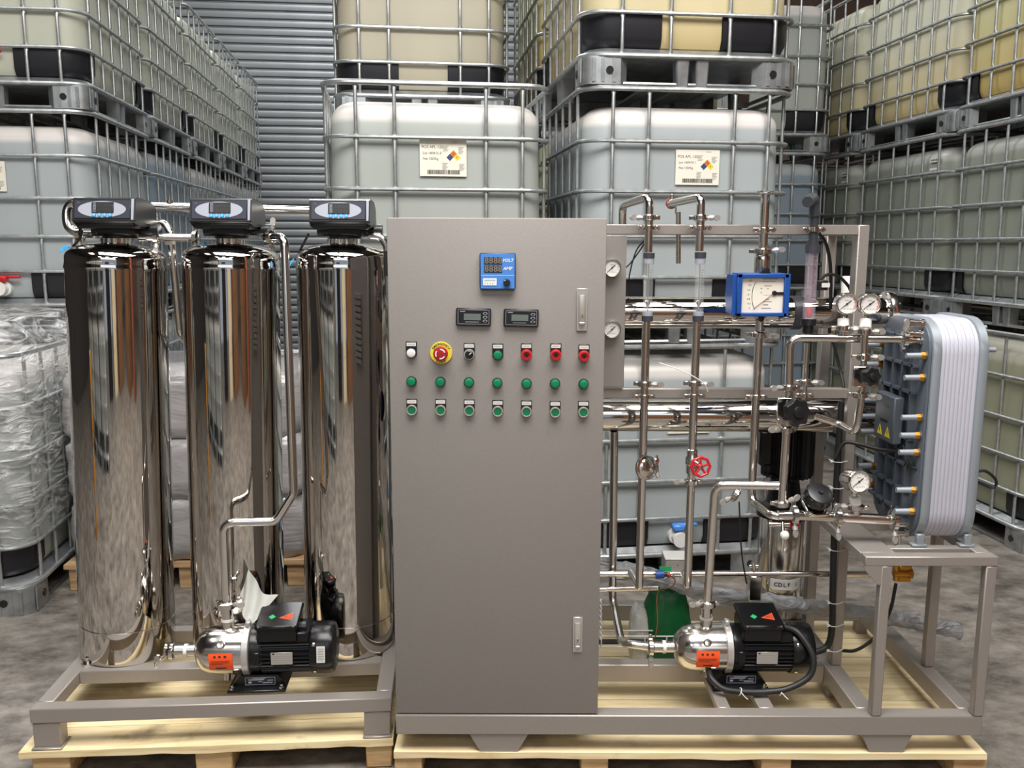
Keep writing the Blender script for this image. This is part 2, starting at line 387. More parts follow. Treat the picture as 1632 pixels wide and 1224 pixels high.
# ================================================================== SETTING
def struct(name, mb, m, label=None): return obj(name, mb, m, label=label, kind='structure')
struct('floor', MB().box((-9, -9, -0.1), (9, 13.5, 0)), concrete, 'worn grey concrete warehouse floor with dark scuff streaks')
struct('ceiling', MB().box((-9, -9, 7.0), (9, 13.5, 7.1)), roofm)
struct('wall_left', MB().box((-9.1, -9, 0), (-9, 13.5, 7)), walldark)
struct('wall_right', MB().box((9, -9, 0), (9.1, 13.5, 7)), wallbrown)
b = MB(); b.box((-9, -9.1, 0), (-3.0, -9, 7)); b.box((4.0, -9.1, 0), (9, -9, 7)); b.box((-3.0, -9.1, 4.8), (4.0, -9, 7)); struct('wall_front', b, wallm)
aw = R(6)
WB = Matrix.Translation((-1.0, 11.75, 0)) @ Matrix.Rotation(aw, 4, 'Z')
b = MB(); b.box((-8.5, 0.12, 0), (-3.8, 0.24, 7), M=WB); b.box((2.6, 0.12, 0), (10.5, 0.24, 7), M=WB); b.box((-3.8, 0.12, 6.0), (2.6, 0.24, 7), M=WB)
struct('wall_back', b, wallbrown)
door = thing('door_1', 'grey roller shutter door of narrow horizontal slats behind the stacked totes', None, M=WB); door['kind'] = 'structure'
sl = MB()
prof = [(0.016, 0.0), (0.016, 0.006), (-0.014, 0.011), (-0.017, 0.013), (-0.021, 0.03), (-0.022, 0.052), (-0.021, 0.074), (-0.014, 0.084), (0.012, 0.086), (0.012, 0.0895), (-0.006, 0.0915), (-0.006, 0.0955), (0.016, 0.098), (0.022, 0.098), (0.022, 0.0)]
sl.prism(Matrix(((0, 0, 1, -3.8), (1, 0, 0, 0.02), (0, 1, 0, 0), (0, 0, 0, 1))), prof, 0, 6.4)
slm = mesh_of('slat', sl, shutterm)
for k in range(60):
    o = bpy.data.objects.new('slat', slm); C.objects.link(o); o.parent = door; o.location = (0, 0, 0.02 + k * 0.099)
obj('backing', MB().box((-3.8, 0.045, 0), (2.6, 0.06, 6.0)), shutdark, door, local=True)
# cartons, panels and crates standing behind the photographer (they show in the polished tanks)
for args in (((0.35, -3.6, 0), (0.75, 0.8, 2.3), cream, 'tall cream board stack standing behind the photographer', 'board stack'),
             ((1.75, -3.4, 0), (1.3, 1.0, 2.0), brownc, 'brown carton stack standing behind the photographer', 'carton stack'),
             ((3.2, -1.6, 0), (1.0, 0.9, 2.2), brownc, 'brown carton stack standing beside the terracotta post', 'carton stack'),
             ((3.3, -0.3, 0), (0.35, 0.35, 4.2), terra, 'terracotta painted post standing free in the hall', 'post'),
             ((-0.9, -3.9, 0), (0.9, 0.8, 2.6), blackp, 'dark wrapped crate stack standing behind the photographer', 'crate stack'),
             ((-2.9, 1.1, 0), (0.10, 0.10, 1.05), amber, 'yellow bollard post standing beside the photographer', 'post')):
    (x, y, z), (sx, sy, sz), m_, lab, cat = args
    b = MB(); n = max(1, int(sz / 0.42))
    for k in range(n): b.box((x - sx / 2, y - sy / 2, z + sz * k / n + 0.004), (x + sx / 2, y + sy / 2, z + sz * (k + 1) / n), bev=0.01)
    obj(cat.replace(' ', '_'), b, m_, label=lab, cat=cat)

# ================================================================== IBC TOTES
W2, D2 = 0.5, 0.6
ZR = (0.125, 0.305, 0.49, 0.69, 0.91, 1.135)
_ibc = {}
def corner_path(hx, hy, r, lx, ly, sx, sy, n=5):
    pts = [(hx - lx, -hy)] + [(hx - r + r * math.cos(R(-90 + 90 * k / n)), -hy + r + r * math.sin(R(-90 + 90 * k / n))) for k in range(n + 1)] + [(hx, -hy + ly)]
    return [(x * sx, y * sy) for x, y in pts]
def ibc_meshes(bars):
    if bars in _ibc: return _ibc[bars]
    d = {}
    ring = lambda hx, hy, r, rad, z, n=8: MB().sweep([(x, y, z) for x, y in rrect(hx, hy, r, 5)], rad, n, closed=True)
    d['rails'] = [mesh_of('cage_rail', ring(W2 - 0.006, D2 - 0.006, 0.11, 0.0125 if i in (0, 5) else 0.0095, z), galv) for i, z in enumerate(ZR)]
    def bar(zs):
        b = MB(); prof = []
        for i, z in enumerate(zs):
            if i > 0: prof.append((z - 0.026, 0.0085, 0.0085)); prof.append((z - 0.014, 0.0115, 0.0045))
            prof.append((z, 0.0115, 0.0045))
            if i < len(zs) - 1: prof.append((z + 0.014, 0.0115, 0.0045)); prof.append((z + 0.026, 0.0085, 0.0085))
        n = 8; vs = []; fs = []
        for z, rx, ry in prof:
            for k in range(n): a = 2 * PI * k / n; vs.append((rx * math.cos(a), ry * math.sin(a), z))
        for i in range(len(prof) - 1):
            for k in range(n): fs.append((i * n + k, i * n + (k + 1) % n, (i + 1) * n + (k + 1) % n, (i + 1) * n + k))
        return b.add(vs, fs)
    d['bar'] = mesh_of('cage_bar', bar(ZR), galv, sharp=50)
    hx, hy, r = 0.466, 0.566, 0.13
    rings = [(rrect(hx - 0.05, hy - 0.05, r - 0.045), 0.152), (rrect(hx - 0.015, hy - 0.015, r - 0.01), 0.166), (rrect(hx, hy, r), 0.20), (rrect(hx + 0.004, hy + 0.004, r), 0.28),
             (rrect(hx + 0.006, hy + 0.006, r), 0.6), (rrect(hx, hy, r), 0.93)]
    for k in range(1, 7):
        a = R(90 * k / 6); ins = 0.085 * (1 - math.cos(a)); rings.append((rrect(hx - ins, hy - ins, max(0.03, r - ins * 0.6)), 0.985 + 0.085 * math.sin(a)))
    rings.append((rrect(hx - 0.14, hy - 0.14, 0.07), 1.076))
    d['bottle'] = MB().loft(I4, rings)
    g = {}
    for i, (sx, sy) in enumerate(((1, 1), (-1, 1), (1, -1), (-1, -1))):
        g_ = MB(); lv_ = ((0.153, 0.040), (0.170, 0.014), (0.205, 0.0), (0.305, -0.002)); P_ = []
        for z_, in_ in lv_: P_ += [[(x, y, z_) for x, y in corner_path(hx + 0.013 - in_, hy + 0.013 - in_, r, 0.34 - in_, 0.19 - in_, sx, sy)]]
        n_ = len(P_[0]); g_.add([q for row in P_ for q in row] + [tuple(Vector(q) * 0.988 + Vector((0, 0, q[2] * 0.012))) for row in P_ for q in row], [(a * n_ + k + o_, a * n_ + k + 1 + o_, (a + 1) * n_ + k + 1 + o_, (a + 1) * n_ + k + o_) for o_ in (0, 4 * n_) for a in range(3) for k in range(n_ - 1)] + [(3 * n_ + k, 3 * n_ + k + 1, 7 * n_ + k + 1, 7 * n_ + k) for k in range(n_ - 1)])
        d['guard%d' % i] = mesh_of('corner_guard', g_, blackg)
        b = MB(); b.strip(I4, corner_path(0.495, 0.595, 0.06, 0.17, 0.17, sx, sy, 3), corner_path(0.46, 0.56, 0.03, 0.17, 0.17, sx, sy, 3), 0.0, 0.118)
        for t in (0.05, 0.09, 0.14):        # pressed ridges
            b.box((sx * (0.495 - t - 0.008), -sy * 0.594, 0.01), (sx * (0.495 - t + 0.008), -sy * 0.599, 0.11)); b.box((sx * 0.594 - sx * 0.1, -sy * 0.6 + sy * (t - 0.008), 0.01), (sx * 0.499, -sy * 0.6 + sy * (t + 0.008), 0.11))
        b.cyl((sx * 0.375, -sy * 0.590, 0.06), (sx * 0.375, -sy * 0.6005, 0.06), 0.017, n=12, mi=1); b.cyl((sx * 0.49, -sy * 0.475, 0.06), (sx * 0.5005, -sy * 0.475, 0.06), 0.017, n=12, mi=1)
        d['foot%d' % i] = mesh_of('corner_foot', b, [galvd, blackp])
    b = MB()
    for x in (-0.04, 0.05): b.loft(I4, [(rrect(0.026, 0.03, 0.006, 1), 0), (rrect(0.032, 0.035, 0.006, 1), 0.118)]); b.v[-16:] = [v + Vector((x, 0, 0)) for v in b.v[-16:]]
    d['mid'] = mesh_of('centre_foot', b, galvd)
    b = MB(); b.loft(I4, [(rrect(0.485, 0.585, 0.1), 0.112), (rrect(0.488, 0.588, 0.1), 0.135), (rrect(0.46, 0.56, 0.1), 0.158), (rrect(0.40, 0.50, 0.1), 0.15)])
    b.sweep([(x, y, 0.008) for x, y in rrect(0.47, 0.57, 0.05, 3)], 0.009, 6, closed=True)
    for x in (-0.16, 0.0, 0.16): b.box((x - 0.03, -0.56, 0.0), (x + 0.03, 0.56, 0.012))
    d['deck'] = mesh_of('pallet_deck', b, galvd)
    b = MB(); b.cyl((0, 0, 1.07), (0, 0, 1.10), 0.085, n=20); b.cyl((0, 0, 1.10), (0, 0, 1.112), 0.07, n=20)
    for k in range(6): a = k * PI / 3; b.box((-0.012, 0.05, 1.10), (0.012, 0.088, 1.118), M=Matrix.Rotation(a, 4, 'Z'))
    d['lid'] = b
    b = MB(); b.cyl((0, -0.56, 0.215), (0, -0.60, 0.215), 0.040, n=16); b.cyl((0, -0.595, 0.215), (0, -0.65, 0.215), 0.030, 0.027, n=16)
    b.cyl((0, -0.645, 0.215), (0, -0.658, 0.215), 0.036, n=16)
    d['valve'] = mesh_of('valve', b, white)
    b = MB(); b.box((-0.03, -0.635, 0.250), (0.03, -0.585, 0.282), bev=0.008); b.box((-0.012, -0.62, 0.268), (0.095, -0.595, 0.284), bev=0.006)
    d['handle'] = b
    _ibc[bars] = d; return d
_mc = {}
def cached(key, fn):
    if key not in _mc: _mc[key] = fn()
    return _mc[key]
def part(name, me, parent, M=None, label=None):
    o = bpy.data.objects.new(name, me); C.objects.link(o); o.parent = parent
    if M is not None: o.matrix_local = M
    WM[o.name] = WM[parent.name]
    if label: o['label'] = label
    return o
BA = (-0.354, -0.19, 0.208, 0.37); BB = (-0.32, -0.10, 0.17, 0.38); BS = (-0.47, -0.29, -0.11, 0.07, 0.26, 0.46)
def tote(corner, ang, z, bottle, label, bars='A', lid=white, handle=blueface, group=None, shift=(0, 0), valve=True, body=None):
    """corner = front corner on the low-x side; depth axis turns with ang"""
    u = Vector((math.cos(ang), math.sin(ang), 0)); v = Vector((-math.sin(ang), math.cos(ang), 0))
    c = Vector((corner[0], corner[1], z)) + u * (W2 + shift[0]) + v * (D2 + shift[1])
    t = thing('liquid_tote', label, 'container', c, ang, group)
    d = ibc_meshes('A')
    part('bottle', cached(('bot', bottle.name), lambda: mesh_of('bottle', d['bottle'], bottle)), t)
    part('pallet_deck', d['deck'], t)
    for i in range(4): part('corner_foot', d['foot%d' % i], t); part('corner_guard', d['guard%d' % i], t)
    for M in (Matrix.Translation((0, -0.555, 0)), Matrix.Translation((0, 0.555, 0)), Matrix.Translation((0.455, 0, 0)) @ Matrix.Rotation(PI / 2, 4, 'Z'), Matrix.Translation((-0.455, 0, 0)) @ Matrix.Rotation(PI / 2, 4, 'Z')):
        part('centre_foot', d['mid'], t, M)
    for me in d['rails']: part('cage_rail', me, t)
    for x in (BA if bars == 'A' else BB):
        for y in (-D2 + 0.011, D2 - 0.011): part('cage_bar', d['bar'], t, Matrix.Translation((x, y, 0)))
    for y in BS:
        for x in (-W2 + 0.011, W2 - 0.011): part('cage_bar', d['bar'], t, Matrix.Translation((x, y, 0)) @ Matrix.Rotation(PI / 2, 4, 'Z'))
    part('lid', cached(('lid', lid.name), lambda: mesh_of('lid', d['lid'], lid)), t)
    if not valve: return t
    vv = part('valve', d['valve'], t)
    part('valve_handle', cached(('hd', handle.name), lambda: mesh_of('valve_handle', d['handle'], handle)), vv)
    return t
def tote_label(t, x, z, w_=0.205, h=0.155, lot='Lot 160415-3'):
    M = frame((x, -0.578, z), (0, -1, 0)); M = M
    p = obj('label', MB().quad(M, -w_ / 2, -h / 2, w_ / 2, h / 2), paper, t, label='white printed paper label', local=True)
    b = MB(); zt = 0.0014; T = lambda px, py: M @ Matrix.Translation((px, py, zt))
    b.text('FOS APL 120', 0.0172, T(-w_ / 2 + 0.008, 0.047), align='LEFT'); b.text(lot, 0.0150, T(-w_ / 2 + 0.012, 0.021), align='LEFT', shear=0.2); b.text('Net 1250Kg', 0.0135, T(-w_ / 2 + 0.014, -0.003), align='LEFT')
    obj('lettering', b, ink, p, local=True)
    b = MB()
    x_ = -0.07; rs = random.Random(3)
    while x_ < 0.07:
        ww = rs.choice((0.0012, 0.002, 0.0035)); b.quad(M, x_, -0.068, x_ + ww, -0.050, 0.0009); x_ += ww + rs.choice((0.0012, 0.002))
    obj('barcode', b, ink, p, local=True)
    b = MB(); dx, dy, s = 0.045, 0.004, 0.0155
    for i, (ox, oy) in enumerate(((0, s), (-s, 0), (s, 0), (0, -s))): b.prism(M @ Matrix.Translation((dx + ox, dy + oy, 0.0009)), [(-s, 0), (0, -s), (s, 0), (0, s)], 0, 0.0006, i)
    for tx, ox, oy in (('0', 0, s), ('1', -s, 0), ('0', s, 0)): b.text(tx, 0.013, M @ Matrix.Translation((dx + ox, dy + oy, 0.0018)), 4)
    obj('hazard_diamond', b, [cached('hd_o', lambda: mat('hazard_orange', srgb(206, 112, 40), 0.5)), cached('hd_b', lambda: mat('hazard_blue', srgb(56, 72, 110), 0.5)), yellow, paper, ink], p, local=True)
    b = MB()
    for ox, oy, n in ((0.012, 0.052, 5), (0.078, 0.046, 6), (0.008, -0.022, 6), (0.082, -0.026, 6), (0.05, 0.068, 1)):
        for k in range(n): b.quad(M, ox - 0.013 + 0.002 * (k % 2), oy - k * 0.0052, ox + 0.012 - 0.004 * (k % 3), oy - k * 0.0052 + 0.0018, 0.0009)
    obj('fine_print', b, inkgrey, p, local=True)
H = 1.15
# row beside the shutter (behind the mirror tanks)
aL = R(7.2); vL = Vector((-math.sin(aL), math.cos(aL))); uL = Vector((math.cos(aL), math.sin(aL)))
cL = Vector((-2.22, 4.77)) - uL
order = ('nearest', 'second', 'third', 'fourth', 'farthest'); tier = ('bottom', 'middle', 'top')
for k in range(5):
    c = cL + vL * (1.19 * k)
    for lv in range(3):
        bm_ = (bt_blue, bt_blue if k != 1 else bt_slate, bt_milk)[lv] if k else (bt_green, bt_blue, bt_milk)[lv]
        t = tote(c, aL, H * lv, bm_, '%s caged tote, %s of the row beside the roller shutter' % (('white bottom-tier', 'blue-tinted middle-tier', 'milky top-tier')[lv], order[k]), handle=redm, group='totes in the row beside the roller shutter', bars='A', valve=(k == 0))
        if k == 0 and lv == 1: tote_label(t, -0.05, 0.80)
tF = tote(cL - vL * 1.16 + uL * 0.0, aL, 0.0, bt_green, 'white caged tote on the floor wrapped in clear stretch film', bars='A')
# stack behind the cabinet
aC = R(8.5); uC = Vector((math.cos(aC), math.sin(aC))); vC = Vector((-math.sin(aC), math.cos(aC)))
c1 = Vector((-0.815, 3.86))
tote(c1, aC, 0, bt_green, 'bottom caged tote under the labelled tote behind the grey cabinet', group='totes stacked behind the cabinet')
t = tote(c1, aC, H, bt_green, 'uncovered white labelled tote with blue lid above the grey cabinet', lid=blueface, group='totes stacked behind the cabinet', valve=False); tote_label(t, 0.02, 0.825)
for lv in range(3):
    tote(c1 + vC * 1.21 , aC, H * lv, (bt_green, bt_green, bt_cream)[lv], ('bottom hidden tote of the stack behind the blue-lidded tote', 'middle hidden tote of the stack behind the blue-lidded tote', 'cream top tote with two black guards behind the blue-lidded tote')[lv], bars='A', group='totes stacked behind the blue-lidded tote', valve=False)
# stack behind the vertical pipes
aD = R(7.5); vD = Vector((-math.sin(aD), math.cos(aD)))
c2 = Vector((0.302, 4.0))
for lv in range(3):
    t = tote(c2, aD, H * lv, (bt_blue, bt_blue, bt_pale)[lv], ('bottom white tote standing on the floor behind the vertical steel pipes', 'middle white labelled tote behind the vertical steel pipes', 'pale yellow top tote with black guards above the vertical pipes')[lv], bars='AAB'[lv], group='totes stacked behind the vertical pipes', valve=(lv == 0))
    if lv < 2: tote_label(t, 0.045, 0.80 if lv else 0.795, lot='Lot 160415-1')
    t = tote(c2 + vD * 1.22, aD, H * lv, (bt_yellow, bt_yellow, bt_yellow)[lv], ('bottom yellow tote hidden behind the floor tote at the pipes', 'middle yellow tote seen edge-on behind the labelled pipe tote', 'yellow top tote seen edge-on between the two nearer stacks')[lv], bars='B', group='yellow totes behind the pipe stack', valve=False)
# stack in the gap
c3 = Vector((1.42, 6.75))
for lv in range(3):
    t = tote(c3, R(5), H * lv, (bt_slate, bt_slate, bt_green)[lv], '%s narrow-seen tote in the gap beyond the grey pipe elbow' % ('bottom slate blue', 'middle slate blue', 'top pale green')[lv], group='totes in the gap', valve=False)
# row beyond the white module
aR = R(6.7); uR = Vector((math.cos(aR), math.sin(aR))); vR = Vector((-math.sin(aR), math.cos(aR)))
cR = Vector((2.836, 4.40))
for k in range(3):
    for lv in range(3):
        c = cR + vR * (1.18 * k) - (uR * 0.16 if lv == 0 else uR * 0)
        bm_ = ((bt_green, bt_pale, bt_pale), (bt_green, bt_green, bt_pale), (bt_slate, bt_green, bt_yellow))[lv][k] if lv < 2 else (bt_yellow, bt_pale, bt_pale)[k]
        t = tote(c, aR, H * lv, bm_ if lv == 2 else (bt_shade if lv else bt_dim2), '%s tote, %s of the row beyond the white plate module' % (('grey-green bottom-tier', 'grey-green middle-tier', 'yellow top-tier')[lv], order[k]), group='totes in the row beyond the plate module', bars='A', valve=False)
        if lv == 1:
            M = frame((-0.5 + 0.028, -0.40, 0.98), (-1, 0, 0)); b = MB(); b.quad(M, -0.05, 0.0, 0.05, 0.03); b.quad(M, -0.05, -0.07, 0.05, -0.035)
            p_ = obj('sticker', b, stickerw, t, local=True, label='two white printed stickers'); b = MB()
            for y0 in (0.008, -0.06):
                for q in range(9): b.quad(M, -0.04 + q * 0.009, y0, -0.036 + q * 0.009, y0 + 0.012, 0.001)
            obj('print', b, ink, p_, local=True)
# totes standing near the photographer's side (mirrored in the tanks)
for q in range(3):
    for lv in range(2): tote(Vector((-1.7 - 1.05 * q, -0.7)), R(180), H * lv, (bt_green, bt_blue, bt_milk)[q], '%s tote %s the dark crates behind the photographer' % (('lower', 'upper')[lv], ('next to', 'one stack away from', 'two stacks away from')[q]), group='mirrored totes', valve=False)

# stretch film over the floor tote
def film_shell(name, M, hx, hy, r, zs, insets, m_, label, cat, amp=0.02, freq=5.0, n=10, parent=None, seed=0.0, top=True):
    rings = []
    sub = 5
    zz = []; ii = []
    for i in range(len(zs) - 1):
        for k in range(sub): t = k / sub; zz.append(zs[i] * (1 - t) + zs[i + 1] * t); ii.append(insets[i] * (1 - t) + insets[i + 1] * t)
    zz.append(zs[-1]); ii.append(insets[-1])
    base = rrect(hx, hy, r, n); ext = []
    for i in range(len(base)):
        a, b_ = Vector(base[i]), Vector(base[(i + 1) % len(base)]); m = max(1, int((b_ - a).length / 0.05))
        for k in range(m): ext.append(a.lerp(b_, k / m))
    b = MB()
    for z, ins in zip(zz, ii):
        pts = []
        for p in ext:
            s_ = 1 - ins / max(hx, hy)
            d = noise.fractal(Vector((p.x * freq + seed, p.y * freq, z * freq * 1.3)), 0.8, 2.0, 4) * amp
            nrm = Vector((p.x / hx, p.y / hy)).normalized(); q = p * s_ + nrm * d; pts.append((q.x, q.y))
        rings.append((pts, z))
    n_ = len(ext); vs = []
    for j, (pts, z) in enumerate(rings): vs += [M @ Vector((x, y, z + noise.noise(Vector((x * 6 + seed, y * 6, z * 3))) * amp * 0.8)) for x, y in pts]
    fs = []
    for i in range(len(rings) - 1):
        for k in range(n_): fs.append((i * n_ + k, i * n_ + (k + 1) % n_, (i + 1) * n_ + (k + 1) % n_, (i + 1) * n_ + k))
    if top: fs.append(tuple((len(rings) - 1) * n_ + k for k in range(n_)))
    b.add(vs, fs)
    return obj(name, b, m_, parent, label, cat, sharp=None)
WF = WM[tF.name]
film_shell('stretch_film', WF, 0.535, 0.63, 0.12, [0.30, 0.6, 0.95, 1.18, 1.27, 1.25], [0.06, 0.0, 0.0, 0.03, 0.16, 0.45], film, 'clear crinkled stretch film wrapped over the tote on the floor', 'film', amp=0.035, freq=4.5)

# pallets -----------------------------------------------------------
def pallet(name, label, x0, x1, y0, y1, ztop, M, nb, stringers, mtop=pine, mblk=pined, th=0.020):
    t = thing(name, label, 'pallet', M=M @ Matrix.Translation((0, 0, 0)))
    wd = (y1 - y0) / nb
    rs = random.Random(len(label))
    for k in range(nb):
        ya, yb = y0 + wd * k + 0.002, y0 + wd * (k + 1) - 0.002; dz = rs.uniform(-0.0015, 0.0015)
        b = MB(); N = 16; vs = []
        for i in range(N + 1):
            x = x0 + (x1 - x0) * i / N; jig = (rs.uniform(-0.004, 0.003) if k == 0 else 0); jz = (rs.uniform(-0.004, 0.001) if k == 0 else 0)
            vs += [(x, ya + jig, ztop - th + jz), (x, ya + jig * 0.5, ztop + dz), (x, yb, ztop + dz), (x, yb, ztop - th)]
        fs = [(0, 1, 2, 3), tuple(N * 4 + q for q in (3, 2, 1, 0))]
        for i in range(N):
            for q in range(4): fs.append((i * 4 + q, i * 4 + (q + 1) % 4, i * 4 + 4 + (q + 1) % 4, i * 4 + 4 + q))
        b.add(vs, fs); obj('board', b, mtop, t, local=True, sharp=25)
    for xs, ws in stringers:
        b = MB(); b.box((xs - ws / 2, y0 + 0.012, 0.0), (xs + ws / 2, y1 - 0.01, ztop - th - 0.0015), bev=0.004); obj('stringer', b, mblk, t, local=True)
    return t
ZP = 0.10
pr_x1 = atz(1564, 1192, ZP).x
pallet('wooden_pallet', 'long pale pine pallet under the cabinet and steel frame', -0.352, 1.425, 2.424, 3.36, ZP, I4, 6, [(-0.31, 0.082), (0.252, 0.082), (0.80, 0.09), (1.385, 0.10)])
aS = R(4.07); S0 = Vector((-1.436, 2.43, 0)); WS = Matrix.Translation(S0) @ Matrix.Rotation(aS, 4, 'Z')
pallet('wooden_pallet', 'stained pine pallet under the three mirror tanks', -0.035, 1.075, -0.012, 0.66, ZP, WS, 5, [(0.05, 0.11), (0.53, 0.11), (1.03, 0.08)], pinestain)
# wrapped sack load behind the tanks
WL = Matrix.Translation((-1.55, 4.42, 0)) @ Matrix.Rotation(R(4), 4, 'Z')
pallet('wooden_pallet', 'weathered pallet under the film-wrapped sacks behind the tanks', -0.56, 0.56, -0.5, 0.5, 0.13, WL, 7, [(-0.5, 0.09), (0.0, 0.09), (0.5, 0.09)], oldwood, oldwood)
wl = thing('wrapped_load', 'pale stretch-wrapped sack stack standing behind the three mirror tanks', 'load', M=WL)
for k in range(3):
    film_shell('sack_layer', WL, 0.55, 0.49, 0.10, [0.133 + k * 0.292, 0.17 + k * 0.292, 0.39 + k * 0.292, 0.43 + k * 0.292], [0.022, 0.0, 0.0, 0.025], filmdense, None, None, amp=0.02, freq=5, parent=wl, seed=k * 3.1)

# ================================================================== LEFT SKID, TANKS
ZS = 0.229
sk = thing('steel_skid', 'low grey steel skid carrying three mirror tanks on short feet', 'skid', M=WS)
def lbox(name, parent, a, b_, m_, bev=0.003, label=None): return obj(name, MB().box(a, b_, bev=bev), m_, parent, local=True, label=label)
L_, D_ = 1.072, 0.575
for y in (0.0, 0.235, D_ - 0.05): lbox('beam', sk, (0.0 if y == 0 else 0.05, y, ZS - 0.045), (L_ if y == 0 else L_ - 0.05, y + 0.05, ZS), satin)
for x in (0.0, L_ - 0.05): lbox('beam', sk, (x, 0.05, ZS - 0.045), (x + 0.05, D_, ZS - 0.0005), satin)
for x in (0.004, L_ - 0.085):
    for y in (0.003, D_ - 0.06):
        f_ = obj('foot', MB().box((x, y, ZP + 0.006), (x + 0.08, y + 0.05, ZS - 0.045), bev=0.003), satin, sk, local=True)
        obj('foot_plate', MB().box((x - 0.004, y - 0.01, ZP + 0.0005), (x + 0.084, y + 0.06, ZP + 0.007), bev=0.002), satin, f_, local=True)
def tank(base, top, label):
    b0, t0 = Vector(base), Vector(top); ax = (t0 - b0).normalized(); hgt = (t0 - b0).length; s = hgt / 1.38
    M = frame(b0, ax, (0, 1, 0)); t = thing('mirror_tank', label, 'tank', M=M)
    r = 0.152; zs = 1.312 * s
    prof = [(r - 0.006, 0.0), (r - 0.001, 0.004), (r, 0.02)] + [(r, z * s) for z in (0.13, 0.2, 0.6, 1.0, 1.3)]
    obj('shell', MB().lathe(I4, prof, 96), mirror, t, local=True)
    dome = [(r + 0.0025, zs - 0.012), (r + 0.003, zs - 0.006), (r + 0.001, zs + 0.002), (r, zs + 0.010), (r - 0.0005, zs + 0.026), (r - 0.003, zs + 0.035), (r - 0.009, zs + 0.044), (r - 0.020, zs + 0.052), (r - 0.037, zs + 0.059), (r - 0.060, zs + 0.065), (r - 0.085, zs + 0.069), (0.052, zs + 0.071), (0.046, zs + 0.072)]
    obj('dome', MB().lathe(I4, dome, 96), mirror, t, local=True)
    b = MB(); b.sweep([((r + 0.0002) * math.cos(2 * PI * k / 64), (r + 0.0002) * math.sin(2 * PI * k / 64), 0.118 * s) for k in range(64)], 0.0014, 6, closed=True); obj('weld_seam', b, chrome, t, local=True)
    n = 40; poly = [((0.0455 if k % 2 else 0.043) * math.cos(2 * PI * k / n), (0.0455 if k % 2 else 0.043) * math.sin(2 * PI * k / n)) for k in range(n)]
    obj('neck_ring', MB().prism(Matrix.Translation((0, 0, zs + 0.070)), poly, 0, 0.016), chrome, t, local=True)
    return t, zs + 0.082
tanks = []
TB = [((208, 1068), (-1.268, 2.845)), ((384, 1060), (-0.909, 2.87)), ((560, 1054), (-0.549, 2.895))]
for i, ((px, py), (tx, ty)) in enumerate(TB):
    bx = (at(px, 1050, 2.85 + 0.025 * i)).x
    base = Vector((bx, 2.845 + 0.025 * i, ZS)); top = Vector((tx, ty, 1.600))
    lab = ('mirror-polished steel tank at the outer end with blue tape', 'mirror-polished steel tank between two others behind the small pump', 'mirror-polished steel tank standing beside the grey cabinet')[i]
    t, _ = tank(base, top, lab)
    d = (top - base).normalized(); tanks.append((base + d * ((top - base).length / 1.38 * 1.312 + 0.0862), t))
    # hold-down clip at the foot of the outer tank
    if i == 0:
        b = MB(); q = at(139, 1063, 2.72); q.z = ZS; b.cyl(q, q + Vector((0, 0, 0.006)), 0.018, n=14); b.cyl(q + Vector((0.004, 0, 0.004)), q + Vector((0.004, 0, 0.026)), 0.008, n=8); b.box(q + Vector((0.0, -0.008, 0.012)), q + Vector((0.045, 0.008, 0.018)), bev=0.002)
        obj('hold_down_clip', b, chrome, sk, label='shiny hold-down clip')
